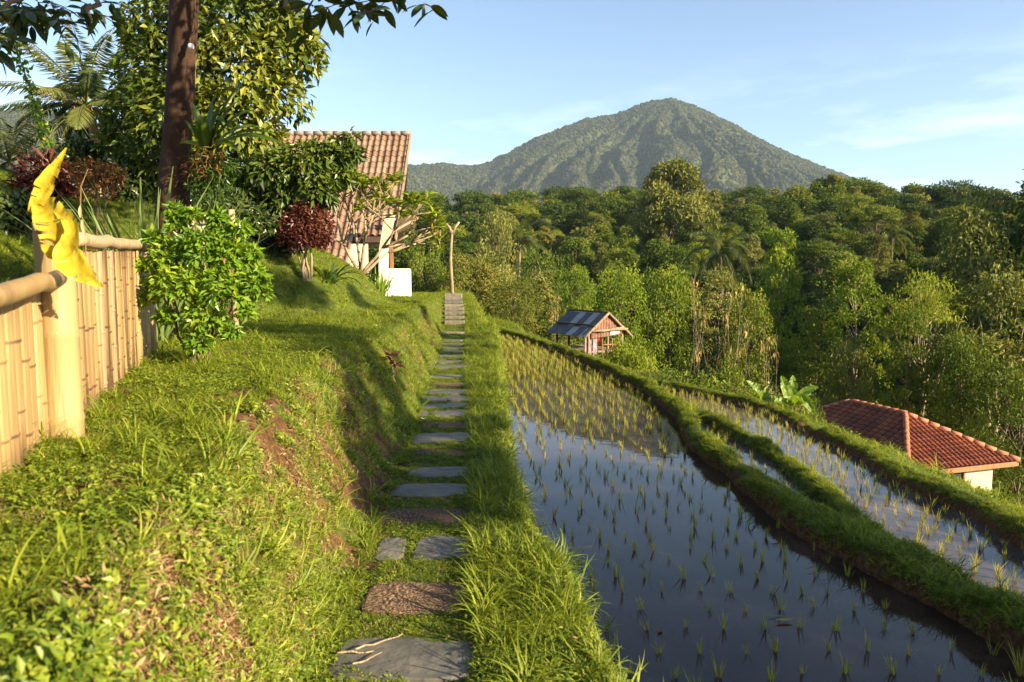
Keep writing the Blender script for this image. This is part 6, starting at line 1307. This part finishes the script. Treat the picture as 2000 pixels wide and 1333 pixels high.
banana('smaller banana plant left of the larger one', 1490, 790, 15.4, [(1457, 743, 0, .22, .03), (1504, 752, .1, .12, .02), (1512, 789, -.1, .16, .08), (1478, 765, -.2, .16, .03), (1520, 783, .2, .12, .06)])
# tall grass and shrubs right of the hut
for i, (px, py, Y, L, n_) in enumerate([(1330, 740, 20, 1.5, 70), (1385, 760, 18.5, 1.1, 46), (1290, 720, 22, 1.2, 46)]):
    strap_clump('tall_grass_clump', ['widest clump of arching tall grass right of the hut', 'lower clump of tall grass nearest the banana plants', 'clump of tall grass closest to the hut'][i], gp(px, py, Y), n_, L, .035, 'forest_bright', (55, 88), (40, 120), .45)
for i, (px, py, w, Y) in enumerate([(1205, 655, 60, 25), (1250, 672, 80, 24), (1425, 690, 90, 22), (1165, 690, 40, 24), (1588, 762, 50, 22), (1606, 806, 24, 20)]):
    tree_px('low_bush', ['small leafy bush at the right foot of the hut', 'bright leafy bush between the hut and the tall grass', 'leafy bush between the tall grass and the bare stems', 'tiny bush in front of the hut posts', 'leafy bush behind the larger banana plant', 'leafy bush hiding the left corner of the red roof'][i], 'bush', 'shrub', 'forest_bright' if i in (0, 1, 3) else 'forest_mid', px, py, w, Y, i % 3)

# ------------------------------------------------------------------ trees outside the frame to the right whose crowns shade the paddy, path and lawn
def shade_tree(label, spots, t_, x_, y_, leaf, L, Wd, dens):
    g_ = np.array([x_, y_, hgt(x_, y_)]); t = thing('shade_tree', label, 'tree', g_, 0, 'trees right of the view'); tr, cr = MB(), MB()
    cs = []
    for px, py, r_w in spots:
        p = gnd(px, py, WZ1) if px > 1040 and py > 880 else pick(px, py); cs.append((p + SUNV * (t_ + random.uniform(-.8, .8)) - g_, r_w))
    zc = np.mean([c_[2] for c_, _ in cs]); m_ = np.mean([c_ for c_, _ in cs], 0); P = limb(tr, (0, 0, -.3), (m_[0], m_[1], zc - .2), .16, .08, 9, wob=.06, n=9)
    for c_, r_w in cs:
        limb(tr, P[random.randint(5, 8)], c_, .045, .012, 5); clump_leaves(cr, c_, (r_w, r_w, r_w * .9), int(dens * r_w ** 2 * 100), L, Wd, .4, .4, .2)
    tr.build('trunk', M['bark_dull'], t, True); cr.build('crown', M[leaf], t); return t
near_s = [(x, y, .42) for y in (930, 1010, 1090, 1180, 1270, 1330) for x in range(1120 if y < 1200 else 1240, 1990, 150) if x < 1330 + (y - 900) * 2.2] + [(1500, 965, .3), (1620, 1030, .3), (1740, 1085, .3), (1860, 1150, .34), (1970, 1220, .36), (1420, 915, .25), (1600, 1000, .4), (1700, 1050, .4), (1800, 1095, .42), (1900, 1145, .42), (2000, 1195, .42), (2050, 1260, .45), (1680, 985, .3), (1560, 985, .3)]
path_s = [(850, 790, .30), (860, 840, .30), (840, 900, .28), (850, 960, .28), (860, 1010, .24), (960, 830, .26), (975, 890, .26), (960, 960, .26), (720, 800, .24), (730, 880, .24), (760, 950, .2), (700, 760, .22), (760, 760, .28), (790, 830, .26), (690, 700, .22), (900, 930, .26), (1060, 940, .3), (800, 990, .2)] + [(x, y, .26) for y in range(700, 1000, 48) for x in range(690 if y < 900 else 720, 790, 42)]
shade_tree('leafy tree just outside the picture on the right, shading the near paddy', near_s, 12.0, 10.2, -1.6, 'forest_mid', .16, .09, 15)
shade_tree('leafy tree outside the picture on the right, shading the middle of the path', path_s, 15.0, 12.6, 1.0, 'forest_mid', .16, .09, 15)
lawn_s = [(520, 632, .3), (580, 640, .35), (640, 650, .32), (690, 670, .26), (870, 690, .4), (890, 660, .4), (940, 680, .4), (860, 650, .3), (600, 575, .5), (700, 585, .5), (790, 592, .5), (830, 612, .4), (540, 560, .5), (760, 620, .25), (500, 650, .35), (460, 640, .35), (560, 655, .32), (620, 668, .3), (660, 690, .28)]
shade_tree('leafy tree outside the picture on the right, casting long bands over the lawn', lawn_s, 24.0, 17.0, -1.0, 'forest_mid', .2, .11, 11)
